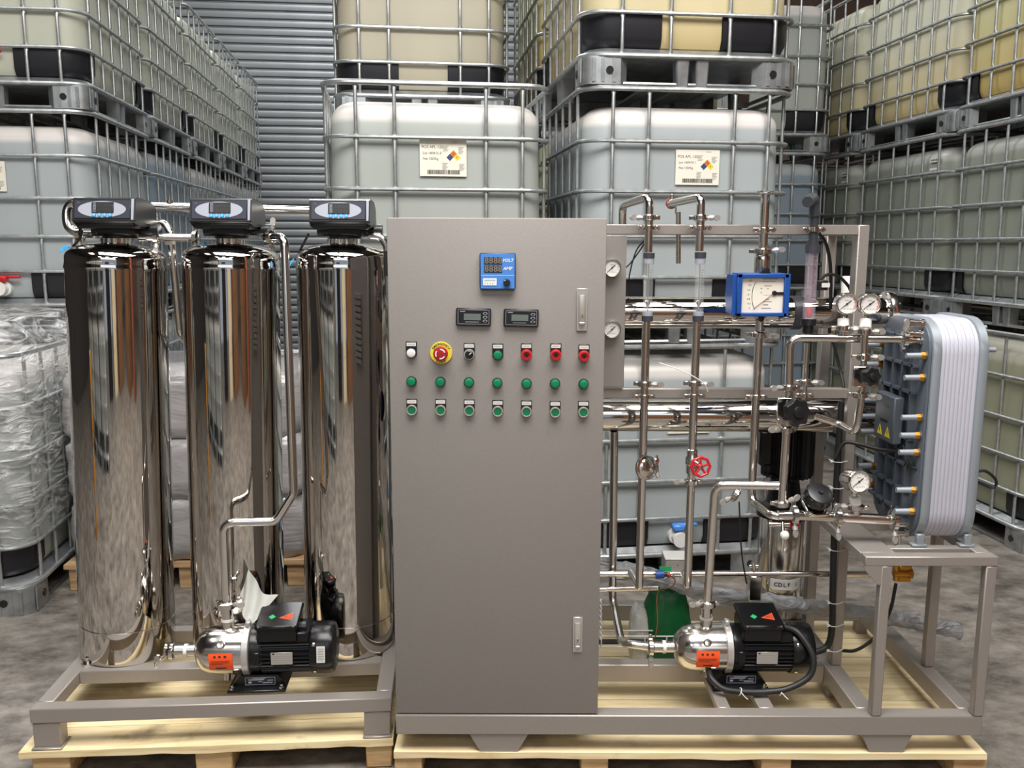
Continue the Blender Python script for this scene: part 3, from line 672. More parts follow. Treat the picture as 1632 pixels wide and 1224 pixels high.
# control heads
def control_head(c, rz, label):
    t = thing('filter_controller', label, 'controller', c, rz)
    b = MB(); b.cyl((0, 0, 0.0), (0, 0, 0.012), 0.052, n=24); b.box((-0.052, -0.06, 0.008), (0.062, 0.07, 0.036), bev=0.007); b.cyl((-0.09, 0.02, 0.025), (0.108, 0.02, 0.025), 0.018, n=18); b.cyl((0.1, 0.02, 0.025), (0.118, 0.02, 0.025), 0.021, n=18)
    obj('valve_body', b, blackp, t, local=True)
    # sloped housing: side outline in local y (depth), z
    side = [(-0.095, 0.036), (-0.116, 0.048), (-0.120, 0.052), (-0.104, 0.116), (-0.092, 0.121), (0.02, 0.116), (0.07, 0.094), (0.075, 0.036)]
    Mx = Matrix(((0, 0, 1, 0), (1, 0, 0, 0), (0, 1, 0, 0), (0, 0, 0, 1)))
    obj('housing', MB().prism(Mx, side, -0.093, 0.093), blackp, t, local=True, sharp=30)
    obj('skirt', MB().box((-0.088, -0.108, 0.028), (0.086, 0.06, 0.050), bev=0.007, seg=2), blackp, t, local=True)
    Mf = frame((0, -0.1122, 0.0842), (0, -0.970, 0.243)) @ Matrix.Diagonal((1, 0.96, 1, 1)); h = 0.029
    p = obj('front_panel', MB().box((-0.086, -h, 0), (0.079, h, 0.003), bev=0.001, M=Mf), panelblue, t, local=True)
    el = [(0.071 * math.cos(2 * PI * k / 40) - 0.004, 0.0262 * math.sin(2 * PI * k / 40)) for k in range(40)]
    obj('oval', MB().prism(Mf, el, 0.003, 0.0042), ovalgrey, p, local=True)
    b = MB(); b.box((-0.034, -0.012, 0.004), (0.031, 0.0225, 0.0055), bev=0.002, M=Mf)
    for q in range(7): b.quad(Mf, -0.030, 0.018 - q * 0.0042, -0.021, 0.0195 - q * 0.0042, 0.0056, 1)
    for q in range(5): b.text('8', 0.013, Mf @ Matrix.Translation((-0.012 + q * 0.0085, 0.012, 0.006)), 2)
    for q in range(4): b.text('8', 0.010, Mf @ Matrix.Translation((-0.010 + q * 0.009, -0.002, 0.006)), 2)
    obj('screen', b, [screenm, ovalgrey, cached('segdim', lambda: mat('segment_dim', srgb(58, 56, 58), 0.4))], p, local=True)
    for q in range(4):
        b = MB(); b.cyl(Mf @ Vector((-0.026 + q * 0.0157, -0.0185, 0.004)), Mf @ Vector((-0.026 + q * 0.0157, -0.0185, 0.0068)), 0.0058, n=16); b.quad(Mf, -0.028 + q * 0.0157, -0.0195, -0.024 + q * 0.0157, -0.0175, 0.0068, 1)
        obj('button', b, [bluebtn, whiteink], p, local=True)
    b = MB(); b.prism(Mf @ Matrix.Translation((-0.074, 0.022, 0.003)), [(-0.004, -0.003), (0.004, -0.003), (0, 0.004)], 0, 0.0006); obj('mark', b, cached('mkg', lambda: mat('mark_grey', srgb(84, 84, 92), 0.5)), p, local=True)
    obj('trim_strip', MB().box((0.0815, -0.034, -0.002), (0.0895, 0.034, 0.004), bev=0.001, M=Mf), ovalgrey, t, local=True, label='pale grey trim strip')
    return t
for i, lab in enumerate(('black control head with oval panel on the outer tank', 'black control head with oval panel on the middle tank', 'black control head with oval panel nearest the cabinet')):
    p = tanks[i][0]; control_head((p.x + (0.027, 0.013, 0.011)[i], p.y - 0.03, p.z), R(3), lab)

# ================================================================== PIPE HELPERS
def clamp_parts(parent, c, axis, r, wing=(1, 0, 0), k=1.0):
    c = Vector(c); ax = Vector(axis).normalized(); wd = Vector(wing).normalized()
    b = MB(); M = frame(c, ax, wd if abs(wd.dot(ax)) < 0.9 else (0, 1, 0))
    R_ = r * 1.75 * k
    b.lathe(M, [(r * 1.02, -0.011), (R_ * 0.86, -0.008), (R_, -0.006), (R_, 0.006), (R_ * 0.86, 0.008), (r * 1.02, 0.011)], 24)
    b.box((-0.006, -R_ - 0.012, -0.006), (0.006, -R_ + 0.004, 0.006), M=M, bev=0.001)
    o = obj('clamp', b, castm, parent)
    w_ = MB(); p0 = c + wd * (R_ - 0.004); w_.cyl(p0 - wd * 0.004, p0 + wd * 0.022, 0.005, n=8); w_.cyl(p0 + wd * 0.008, p0 + wd * 0.02, 0.0085, n=8)
    q = p0 + wd * 0.030; Mw = frame(q, (0.35, -0.9, 0.1), wd)
    el = [(0.0085 * math.cos(2 * PI * t / 18), 0.0125 * math.sin(2 * PI * t / 18)) for t in range(18)]
    w_.prism(Mw, el, -0.003, 0.003)
    obj('wing_nut', w_, alu, o)
    return o
def clip_parts(parent, c, r, yback=0.03):
    c = Vector(c); b = MB()
    b.lathe(frame(c, (0, 0, 1), (0, 1, 0)), [(r + 0.0005, -0.008), (r + 0.004, -0.006), (r + 0.004, 0.006), (r + 0.0005, 0.008)], 20)
    for s in (-1, 1):
        b.box((c.x + s * (r + 0.001), c.y - 0.004, c.z - 0.007), (c.x + s * (r + 0.020), c.y + 0.010, c.z + 0.007), bev=0.002)
        for dx in (0.008, 0.016): b.cyl((c.x + s * (r + dx), c.y - 0.010, c.z), (c.x + s * (r + dx), c.y - 0.003, c.z), 0.0055, n=8)
    b.box((c.x - 0.008, c.y + r * 0.8, c.z - 0.006), (c.x + 0.008, c.y + yback, c.z + 0.006))
    return obj('pipe_clip', b, castm, parent)
def pipe(label, path, r, fil=0.03, m_=None, name='steel_pipe', group=None, n=18, cat='pipe'):
    return obj(name, MB().tube(path, r, fil, n), m_ or chrome, None, label, cat, group, sharp=60)

# ================================================================== RIGHT FRAME
zb = at(800, 1139, 2.43).z; Y0 = 2.425; YF = 2.745
XL, XR = -0.344, 1.404
fr = thing('pipe_rack', 'grey blasted steel frame carrying pipes, cabinet and plate module', 'frame', (0.5, 2.85, ZP))
def beam(a, b_, name='beam', bev=0.003): return obj(name, MB().box(a, b_, bev=bev), satin, fr)
hb = 0.062
beam((XL, Y0, zb - hb), (XR, Y0 + 0.05, zb)); beam((XL, 3.24, zb - hb), (XR, 3.29, zb))
beam((XL, Y0 + 0.05, zb - hb), (XL + 0.05, 3.24, zb - 0.0005)); beam((XR - 0.05, Y0 + 0.05, zb - hb), (XR, 3.24, zb - 0.0005))
beam((1.045, Y0 + 0.05, zb - hb), (1.10, 3.24, zb - 0.0005)); beam((XL + 0.05, YF + 0.002, zb - hb), (1.045, YF + 0.052, zb - 0.001))
for px0, px1 in ((1146, 1173), (1212, 1243)):
    x0, x1 = atz(px0, 1131, zb).x, atz(px1, 1131, zb).x
    beam((x0, Y0 + 0.05, zb - 0.025), (x1 - 0.012, YF, zb - 0.001))
def post(x0, x1, y0, y1, z0, z1): return beam((x0, y0, z0), (x1, y1, z1), 'post')
zt = 1.664
post(1.066, 1.10, YF, YF + 0.05, zb, zt); post(1.066, 1.10, 3.015, 3.055, zb, zt - 0.03); post(-0.30, -0.268, YF, YF + 0.05, zb, zt); post(-0.30, -0.268, 3.015, 3.055, zb, zt - 0.03)
beam((-0.268, YF, zt - 0.032), (1.066, YF + 0.03, zt)); beam((-0.268, YF, 1.120), (1.066, YF + 0.03, 1.153))
beam((1.068, YF + 0.05, zt - 0.032), (1.098, 3.055, zt)); beam((1.068, YF + 0.05, 0.985), (1.098, 3.015, 1.015)); beam((-0.298, YF + 0.05, zt - 0.032), (-0.27, 3.055, zt))
# trapezoid feet
def foot(px0, px1, y0, yA, yB):
    a = at(px0[0], yA, y0); b_ = at(px1[0], yA, y0); c = at(px1[1], yB, y0); d = at(px0[1], yB, y0)
    b = MB(); M = Matrix(((1, 0, 0, 0), (0, 0, -1, y0), (0, 1, 0, 0), (0, 0, 0, 1)))
    b.prism(M, [(d.x, ZP + 0.0005), (c.x, ZP + 0.0005), (b_.x, zb - hb), (a.x, zb - hb)], -0.05, 0.0)
    return obj('foot', b, satin, fr)
foot((748, 765), (842, 825), 2.43, 1169, 1198); foot((1374, 1386), (1454, 1439), 2.43, 1169, 1201)
for x, y in ((1.06, 2.75), (-0.3, 3.24), (1.35, 3.24), (0.5, 3.24)): obj('foot', MB().box((x, y, ZP + 0.0005), (x + 0.04, y + 0.045, zb - hb), bev=0.002), satin, fr)
# stand for the plate module
zT = 0.714
post(1.070, 1.100, Y0, Y0 + 0.03, zb, zT - 0.028); post(1.373, XR, Y0, Y0 + 0.03, zb, zT - 0.028); post(1.372, XR, 2.735, 2.765, zb, zT - 0.028)
tb = thing('module_stand_top', 'grey steel open table top under the white plate module', 'stand', (1.2, 2.6, zT - 0.028))
def tbx(a, b_, name='rail'): return obj(name, MB().box(a, b_, bev=0.002), satin, tb)
tbx((1.022, Y0, zT - 0.028), (1.406, Y0 + 0.040, zT)); tbx((1.022, 2.80, zT - 0.028), (1.406, 2.84, zT)); tbx((1.022, Y0 + 0.04, zT - 0.028), (1.125, 2.80, zT - 0.0005)); tbx((1.362, Y0 + 0.04, zT - 0.028), (1.406, 2.80, zT - 0.0005))
for y in (2.50, 2.745): tbx((1.125, y, zT - 0.028), (1.362, y + 0.035, zT - 0.001))
M = Matrix(((1, 0, 0, 0), (0, 0, -1, Y0), (0, 1, 0, 0), (0, 0, 0, 1)))
obj('gusset', MB().prism(M, [(1.022, zT - 0.028), (1.022, zT - 0.04), (1.062, zT - 0.085), (1.0705, zT - 0.085), (1.0705, zT - 0.028)], -0.012, 0.0), satin, tb)

# ================================================================== CABINET
cx0, cx1, cz0, cz1, cy = at(616, 347, 2.43).x, at(967.5, 348, 2.43).x, at(800, 1138, 2.43).z + 0.0005, at(800, 347, 2.43).z, 2.43
cab = thing('control_cabinet', 'tall grey steel control cabinet covered with buttons and meters', 'cabinet', ((cx0 + cx1) / 2, 2.6, cz0))
b = MB(); b.box((cx0 + 0.001, cy + 0.022, cz0 + 0.001), (cx1 - 0.001, 2.735, cz1), bev=0.003)
obj('body', b, cabm, cab)
obj('door', MB().box((cx0, cy, cz0 + 0.001), (cx1, cy + 0.0205, cz1 - 0.001), bev=0.0025, seg=2), cabm, cab)
lv = MB()
for k in range(11):
    z = 1.20 + k * 0.022
    lv.prism(Matrix(((0, 0, -1, cx0), (0, -1, 0, 2.60), (1, 0, 0, z), (0, 0, 0, 1))), [(0, -0.055), (0.016, -0.055), (0.016, 0.055), (0, 0.055)], -0.001, 0.010)
obj('louvre_panel', lv, cabm, cab)
def D(px, py): return frame(at(px, py, cy - 0.0005), (0, -1, 0))
PX = 2.46 / F
# volt-amp meter
M = D(793.2, 432); s = PX
vm = obj('volt_amp_meter', MB().box((-28 * s, -28.2 * s, 0), (28 * s, 28.2 * s, 0.014), bev=0.003, M=M), panelblue, cab, label='square blue volt and amp meter')
obj('faceplate', MB().box((-26.4 * s, -26.6 * s, 0.014), (26.4 * s, 26.6 * s, 0.0155), M=M), blueface, vm)
b = MB()
for y0 in (16, 3.4):
    b.box((-21 * s, (y0 - 5.4) * s, 0.0155), (7 * s, (y0 + 5.4) * s, 0.0165), 0, M=M)
    for q in range(4): b.text('8', 13.5 * s, M @ Matrix.Translation(((-17 + q * 7) * s, y0 * s, 0.0170)), 1, bold=0.02)
obj('display', b, [screenm, segm], vm)
b = MB(); b.box((-26 * s, -6.8 * s, 0.0155), (26 * s, -6.2 * s, 0.0158), M=M); obj('divider_line', b, whiteink, vm)
b = MB(); b.text('VOLT', 6.8 * s, M @ Matrix.Translation((15.5 * s, 16.5 * s, 0.016)), shear=0.25, bold=0.03); obj('volt_lettering', b, whiteink, vm); b = MB(); b.text('AMP', 6.8 * s, M @ Matrix.Translation((15.5 * s, 4 * s, 0.016)), shear=0.25, bold=0.03); obj('amp_lettering', b, whiteink, vm)
b = MB(); b.box((-22.5 * s, -22 * s, 0.0155), (-1.5 * s, -11 * s, 0.0165), 0, M=M)
for r_ in range(2):
    for q in range(9 if r_ == 0 else 4): b.box(((-20 + q * (1.9 if r_ == 0 else 4)) * s, (-15 - r_ * 5) * s, 0.0165), ((-18.9 + q * (1.9 if r_ == 0 else 4)) * s, (-13 - r_ * 5) * s, 0.0168), 1, M=M)
obj('name_label', b, [whiteink, inkgrey], vm)
b = MB(); b.lathe(M @ Matrix.Translation((14.3 * s, -17.5 * s, 0.0155)), [(5.8 * s, 0), (5.6 * s, 0.008), (4.6 * s, 0.014)], 20); b.box((10.5 * s, -14.6 * s, 0.0296), (12.5 * s, -13.6 * s, 0.0302), 1, M=M); obj('knob', b, [blackp, whiteink], vm)
# two black panel meters
for px, py, lab in ((754.7, 505, 'black panel meter with grey display, nearer the tanks'), (830.4, 506.5, 'black panel meter with grey display, nearer the latch')):
    M = D(px, py) @ Matrix.Rotation(R(-1.2), 4, 'Z')
    pm = obj('panel_meter', MB().box((-27.5 * s, -14 * s, 0), (27.5 * s, 14 * s, 0.010), bev=0.0025, M=M), blackp, cab, label=lab)
    obj('screen', MB().box((-15 * s, -4.6 * s, 0.010), (11.5 * s, 5.4 * s, 0.0108), M=M), lcd, pm)
    b = MB()
    for (a0, b0, a1, b1) in ((-24, 11, 24.5, 11.5), (-24, -11, 24.5, -10.5), (-24.3, -11, -23.8, 11), (24.2, -11, 24.7, 11)): b.box((a0 * s, b0 * s, 0.010), (a1 * s, b1 * s, 0.0104), M=M)
    b.box((-21 * s, 8 * s, 0.010), (-13 * s, 9.2 * s, 0.0104), M=M)
    for q in range(12): b.box(((-12.5 + q * 1.8) * s, -8.2 * s, 0.010), ((-11.4 + q * 1.8) * s, -7.0 * s, 0.0104), M=M)
    obj('printed_border', b, ovalgrey, pm)
    for y0 in (6, 0.2, -5.6):
        el = [(18.5 * s + 3.6 * s * math.cos(2 * PI * k / 18), y0 * s + 2.1 * s * math.sin(2 * PI * k / 18)) for k in range(18)]
        el2 = [(18.5 * s + 2.5 * s * math.cos(2 * PI * k / 18), y0 * s + 1.3 * s * math.sin(2 * PI * k / 18)) for k in range(18)]
        obj('button', MB().prism(M, el, 0.010, 0.011, 0).prism(M, el2, 0.011, 0.0114, 1), [ovalgrey, blackp], pm)
def legend(M, parent, up=12.0):
    b = MB(); b.box((-8.7 * s, -4 * s, 0), (8.7 * s, (up + 6) * s, 0.003), bev=0.001, M=M); lp = obj('legend_plate', b, blackp, parent)
    b = MB(); b.box((-7.4 * s, (up - 1.4) * s, 0.003), (7.4 * s, (up + 4.2) * s, 0.0036), M=M)
    for q in range(7): b.box(((-5 + q * 1.5) * s, (up + 0.9) * s, 0.0036), ((-4.0 + q * 1.5) * s, (up + 1.9) * s, 0.0038), 1, M=M)
    obj('legend_strip', b, [stickerw, inkgrey], parent)
def lamp(px, py, lens, label, plate=True, name='pilot_lamp'):
    M = D(px, py); o = obj(name, MB().lathe(M, [(8.3 * s, 0), (8.3 * s, 0.006), (7.6 * s, 0.009), (6.5 * s, 0.009)], 28), blackp, cab, label=label)
    obj('lens', MB().lathe(M, [(6.9 * s, 0.006), (6.9 * s, 0.012), (6.5 * s, 0.0145), (5.2 * s, 0.0155), (2.5 * s, 0.0158)], 28), lens, o)
    if plate: legend(M, o)
lamp(655.8, 562, white, 'white pilot lamp'); lamp(793.4, 565.5, green, 'green pilot lamp with legend plate')
for px, py in ((656, 607.5), (702, 608.3), (747.4, 609), (792.6, 610), (839.3, 611), (884.5, 610.8), (930, 611.6)): lamp(px, py, green, None, False)
for px, py in ((656.5, 653), (702.4, 653.4), (748, 654), (793.3, 655), (839, 655.5), (884.7, 656.5), (929.7, 656.4)):
    M = D(px, py); o = obj('push_button', MB().lathe(M, [(8.5 * s, 0), (8.5 * s, 0.008), (8.0 * s, 0.011), (6.9 * s, 0.011), (6.7 * s, 0.009)], 28), alu, cab)
    obj('cap', MB().lathe(M, [(6.6 * s, 0.004), (6.6 * s, 0.0085), (6.0 * s, 0.0095), (2 * s, 0.0092)], 28), greenb, o); legend(M, o)
M = D(748, 564.5); o = obj('selector_switch', MB().lathe(M, [(8.5 * s, 0), (8.5 * s, 0.008), (8.0 * s, 0.011), (7.0 * s, 0.011)], 28), alu, cab, label='black selector switch with white mark')
b = MB().lathe(M, [(6.7 * s, 0.008), (6.6 * s, 0.013), (5.5 * s, 0.0145)], 24); Mr = M @ Matrix.Rotation(R(-45), 4, 'Z'); b.box((-1.8 * s, -6.4 * s, 0.013), (1.8 * s, 6.4 * s, 0.021), bev=0.001, M=Mr); b.box((-0.5 * s, 0.5 * s, 0.021), (0.5 * s, 6 * s, 0.0214), 1, M=Mr); obj('knob', b, [blackp, whiteink], o); legend(M, o)
for px, py in ((839, 565), (885.7, 565), (930.5, 566.8)):
    M = D(px, py); o = obj('buzzer', MB().lathe(M, [(8.6 * s, 0), (8.6 * s, 0.013), (7.9 * s, 0.017), (5.6 * s, 0.0175), (5.2 * s, 0.0145), (0.5 * s, 0.014)], 28), redm, cab, label='red flashing buzzer with dark grille'); legend(M, o)
    b = MB()
    for a in (0, 60, 120): b.box((-3.8 * s, -0.7 * s, 0.0145), (3.8 * s, 0.7 * s, 0.0165), M=M @ Matrix.Rotation(R(a + 25), 4, 'Z'))
    obj('grille', b, blackp, o)
M = D(703.2, 562.2); es = obj('emergency_stop', MB().lathe(M, [(17.6 * s, 0), (17.6 * s, 0.003), (17.2 * s, 0.004)], 40), yellow, cab, label='red emergency stop button on yellow disc')
b = MB()
for i, ch in enumerate('EMERGENCY'):
    a = R(60 - i * 15); b.text(ch, 5.0 * s, M @ Matrix.Rotation(-(PI / 2 - (PI / 2 + a)), 4, 'Z') @ Matrix.Translation((0, 14.0 * s, 0.0042)), bold=0.03)
obj('emergency_lettering', b, ink, es); b = MB()
for i, ch in enumerate('STOP'):
    a = R(-27 + i * 18); b.text(ch, 6.2 * s, M @ Matrix.Rotation(a, 4, 'Z') @ Matrix.Translation((0, -13.6 * s, 0.0042)), bold=0.03)
obj('stop_lettering', b, ink, es)
mu = obj('mushroom', MB().lathe(M, [(7 * s, 0.003), (7 * s, 0.014), (11.5 * s, 0.018), (11.8 * s, 0.024), (11 * s, 0.029), (7 * s, 0.031)], 32), reddk, es)
b = MB()
for k in range(3):
    a0 = 20 + 120 * k; arc = [R(a0 + 72 * t / 8) for t in range(9)]
    b.strip(M, [(8.2 * s * math.cos(a), 8.2 * s * math.sin(a)) for a in arc], [(6.4 * s * math.cos(a), 6.4 * s * math.sin(a)) for a in arc], 0.0285, 0.0316)
obj('arrow_marks', b, whiteink, es)
for px, py, h_, lab in ((927.5, 493.5, 33.5, 'upper latch plate with keyhole'), (920.5, 1011, 31, 'lower latch plate with keyhole')):
    M = D(px, py); sw = 8.6 if h_ > 33 else 8.0
    o = obj('latch', MB().box((-sw * s, -h_ * s, 0), (sw * s, h_ * s, 0.004), bev=0.0012, M=M), alu, cab, label=lab)
    hd = obj('handle', MB().box((-5.2 * s, -h_ * 0.72 * s, 0.004), (5.2 * s, h_ * 0.72 * s, 0.009), bev=0.0035, seg=2, M=M), alu, o)
    b = MB().lathe(M @ Matrix.Translation((0, -h_ * 0.26 * s, 0.009)), [(3.2 * s, 0), (3.0 * s, 0.0015)], 18); b.box((-0.7 * s, -h_ * 0.26 * s - 2 * s, 0.0105), (0.7 * s, -h_ * 0.26 * s + 1.4 * s, 0.011), 1, M=M); obj('keyhole', b, [castm, blackp], o)
    b = MB().box((-4.6 * s, -h_ * 0.70 * s, 0.009), (4.6 * s, -h_ * 0.57 * s, 0.013), bev=0.002, M=M); obj('thumb_lip', b, alu, o)

# ------------------------------------------------------------------ gauges
def gauge(c, r, label, stem_to=None, out=(0, -1, 0), needle=215, cat='gauge', parent=None, red=False, up=(0, 0, 1), depth=0.03):
    c = Vector(c); M = frame(c, out, up)
    if parent is None: t = thing('pressure_gauge', label, cat, M=Matrix.Translation(c))
    else: t = parent
    case = obj('case', MB().lathe(M, [(r * 0.90, -depth), (r * 0.96, -depth * 0.8), (r * 0.97, 0), (r * 1.04, 0.002), (r * 1.06, 0.008), (r * 0.98, 0.012), (r * 0.90, 0.011), (r * 0.87, 0.006)], 36), chrome, t, label='bright steel gauge case' if parent else None)
    dial = obj('dial', MB().lathe(M, [(r * 0.88, 0.004), (r * 0.88, 0.0065)], 36), white, case)
    b = MB()
    for k in range(11):
        a = R(225 - 27 * k); b.box((r * 0.66, -r * 0.018, 0.0066), (r * 0.80, r * 0.018, 0.0069), M=M @ Matrix.Rotation(a, 4, 'Z'))
    for x in (-0.18, 0.1, 0.34): b.box(((x - 0.05) * r, -0.52 * r, 0.0066), ((x + 0.05) * r, -0.44 * r, 0.0069), M=M)
    b.box((-0.2 * r, 0.3 * r, 0.0066), (0.2 * r, 0.36 * r, 0.0069), M=M)
    if red:
        arc = [R(a) for a in range(-40, 41, 8)]; b.strip(M, [(r * 0.83 * math.cos(a), r * 0.83 * math.sin(a)) for a in arc], [(r * 0.77 * math.cos(a), r * 0.77 * math.sin(a)) for a in arc], 0.0066, 0.0069, 1)
    mk = obj('dial_marks', b, [inkgrey, redm], case)
    b = MB(); Mn = M @ Matrix.Rotation(R(needle), 4, 'Z'); b.prism(Mn, [(-r * 0.5, -r * 0.045), (r * 0.78, -r * 0.012), (r * 0.78, r * 0.012), (-r * 0.5, r * 0.045)], 0.0075, 0.0082); b.lathe(M, [(r * 0.09, 0.007), (r * 0.09, 0.009)], 12); obj('needle', b, ink, case)
    if stem_to is not None:
        q = Vector(stem_to); p = c + Vector((0, depth * 0.5, -r * 0.93)); b = MB(); b.cyl(p, (p.x * 0.5 + q.x * 0.5, p.y * 0.5 + q.y * 0.5, p.z * 0.5 + q.z * 0.5), 0.0075, n=12); obj('stem', b, castm, t)
        mid = p.lerp(q, 0.42); b = MB(); b.cyl(mid, q, 0.0165, n=18); obj('collar', b, white, t, label='white plastic collar')
    return t
# gauge panel beside the cabinet
yp = YF - 0.010
gp = thing('gauge_panel', 'grey steel side panel with two round gauges beside the cabinet', 'panel', (0.30, yp, 1.14))
px1_ = at(999.5, 371, yp).x
obj('plate', MB().box((0.15, yp, at(990, 617, yp).z), (px1_, yp + 0.008, zt - 0.034), bev=0.0015), cabm, gp)
for py in (426.5, 524.5): gauge(at(975, py, yp - 0.012), 0.027, None, parent=gp, needle=222, depth=0.011)

# ------------------------------------------------------------------ membrane housings
def vessel(label, y0, px_r, py, r, x_l=-0.22, endflange=True):
    c = at(1100, py, y0); xr = at(px_r, py, y0).x; t = thing('membrane_housing', label, 'vessel', (0.5, y0, c.z - r))
    M = Matrix(((0, 0, 1, 0), (1, 0, 0, y0), (0, 1, 0, c.z), (0, 0, 0, 1)))
    obj('tube', MB().lathe(M, [(r, x_l), (r, xr)], 56), mirror, t)
    obj('end_clamp', MB().lathe(M, [(r * 1.0, xr - 0.002), (r * 1.38, xr + 0.002), (r * 1.40, xr + 0.012), (r * 1.36, xr + 0.024), (r * 0.9, xr + 0.026)], 40), castm, t)
    b = MB()
    for k in range(8): a = k * PI / 4 + 0.2; b.cyl(M @ Vector((r * 1.25 * math.cos(a), r * 1.25 * math.sin(a), xr - 0.003)), M @ Vector((r * 1.25 * math.cos(a), r * 1.25 * math.sin(a), xr + 0.029)), 0.0045, n=8)
    obj('end_bolts', b, castm, t)
    for x in (0.05, 0.93):
        b = MB(); b.lathe(M, [(r + 0.0008, x - 0.016), (r + 0.004, x - 0.014), (r + 0.004, x + 0.014), (r + 0.0008, x + 0.016)], 40); obj('saddle_band', b, darkgrey, t, label='dark saddle band')
    return t, c.z
vessel('upper horizontal mirror-steel membrane housing behind the flow tubes', 2.89, 1408, 498, 0.0515)
vessel('lower horizontal mirror-steel membrane housing behind the pipe valves', 2.89, 1398, 662, 0.0545)

# ================================================================== VERTICAL PIPES A B C
YP = 2.705; rp = 0.0128
def flow_tube(x, pys, label, group=None):
    z = [at(x, p, YP).z for p in pys]; X = at(x, (pys[0] + pys[-1]) / 2, YP).x
    t = thing('flow_tube', label, 'flow meter', (X, YP, z[-1]), group=group)
    V = lambda q: Vector((X, YP, q))
    obj('tube', MB().cyl(V(z[2]), V(z[3]), 0.0148, n=24), clear, t)
    for a, b_ in ((0, 1), (4, 5)): obj('union_nut', MB().prism(Matrix.Translation((X, YP, 0)), [(0.0175 * math.cos(2 * PI * k / 16), 0.0175 * math.sin(2 * PI * k / 16)) for k in range(16)], min(z[a], z[b_]), max(z[a], z[b_])), darkgrey, t)
    for a, b_ in ((1, 2), (3, 4)): obj('end_socket', MB().cyl(V(z[a]), V(z[b_]), 0.0160, n=20), ovalgrey, t)
    b = MB(); b.cyl(V(z[2] - 0.002), V(z[3] + 0.002), 0.0014, n=6); obj('guide_rod', b, castm, t)
    b = MB(); b.lathe(Matrix.Translation((X, YP, z[3] + 0.012)), [(0.002, 0), (0.008, 0.014), (0.009, 0.02), (0.004, 0.024)], 14); obj('float', b, castm, t)
    b = MB()
    for k in range(16): q = z[2] - 0.02 - k * 0.0075; b.box((X + 0.002, YP - 0.0153, q), (X + (0.009 if k % 4 == 0 else 0.006), YP - 0.0147, q + 0.0012))
    obj('scale_marks', b, ink, t)
    return t
XA = at(1034.5, 340, YP).x; XB = at(1116.5, 340, YP).x; XC = at(1219, 330, YP).x
def zA(py): return at(1034, py, YP).z
a1 = pipe('upper steel pipe with back elbow above the flow tube beside the panel', [at(992, 372, 2.86), at(992, 327, 2.86), (XA, YP, zA(313.5)), (XA, YP, zA(402))], rp, 0.028)
clamp_parts(a1, (XA, YP, zA(347)), (0, 0, 1), rp, (-1, -0.2, 0.0)); clip_parts(a1, (XA, YP, zA(363)), rp)
flow_tube(1033, (403, 411, 420, 497, 503, 512), 'clear flow tube with grey nuts nearest the gauge panel')
a2 = pipe('long steel drop pipe under the flow tube nearest the gauge panel', [(XA, YP, zA(512.5)), (XA, YP, zA(936)), at(1006, 912, 2.80)], rp, 0.006)
clamp_parts(a2, (XA, YP, zA(612)), (0, 0, 1), rp, (1, -0.3, 0)); clip_parts(a2, (XA, YP, zA(632)), rp)
b1 = pipe('upper steel pipe with red-capped back end above the second flow tube', [at(1070, 324, 2.88), (XB, YP, zA(314)), (XB, YP, zA(400))], rp, 0.022)
clamp_parts(b1, (XB, YP, zA(347)), (0, 0, 1), rp, (1, -0.2, 0)); clip_parts(b1, (XB, YP, zA(363)), rp)
q = at(1070, 324, 2.885); b = MB(); b.lathe(frame(q, at(1070, 324, 2.88) - Vector((XB, YP, zA(314))), (0, 0, 1)), [(0.0132, -0.002), (0.0185, -0.0015), (0.0185, 0.0015), (0.0132, 0.002)], 20); obj('end_ring', b, redm, b1, label='red gasket ring'); dd = (at(1070, 324, 2.88) - Vector((XB, YP, zA(314)))).normalized(); b = MB()
for o_ in (-0.007, 0.0025): b.lathe(frame(q + dd * o_, dd, (0, 0, 1)), [(0.012, 0), (0.018, 0.001), (0.018, 0.004), (0.012, 0.005)], 20)
b.box(q + Vector((-0.004, -0.006, 0.014)), q + Vector((0.006, 0.004, 0.030)), bev=0.002); b.box(q + Vector((0.012, -0.006, -0.034)), q + Vector((0.017, 0.0, -0.012))); obj('end_flange', b, castm, b1)
pipe('short vertical steel pipe behind the top bar under the red-capped end', [at(1081, 338, 2.86), at(1081, 420, 2.86)], 0.008, 0)
flow_tube(1114.5, (402, 411, 420, 497, 503, 512), 'clear flow tube with grey nuts above the red handwheel valve')
b2 = pipe('long steel drop pipe carrying the red handwheel valve', [(XB, YP, zA(512.5)), (XB, YP, zA(934)), at(1090, 912, 2.80)], rp, 0.006)
clamp_parts(b2, (XB, YP, zA(611)), (0, 0, 1), rp, (1, -0.3, 0)); clip_parts(b2, (XB, YP, zA(631)), rp); clamp_parts(b2, (XB, YP, zA(768)), (0, 0, 1), rp, (-1, -0.2, 0.05))
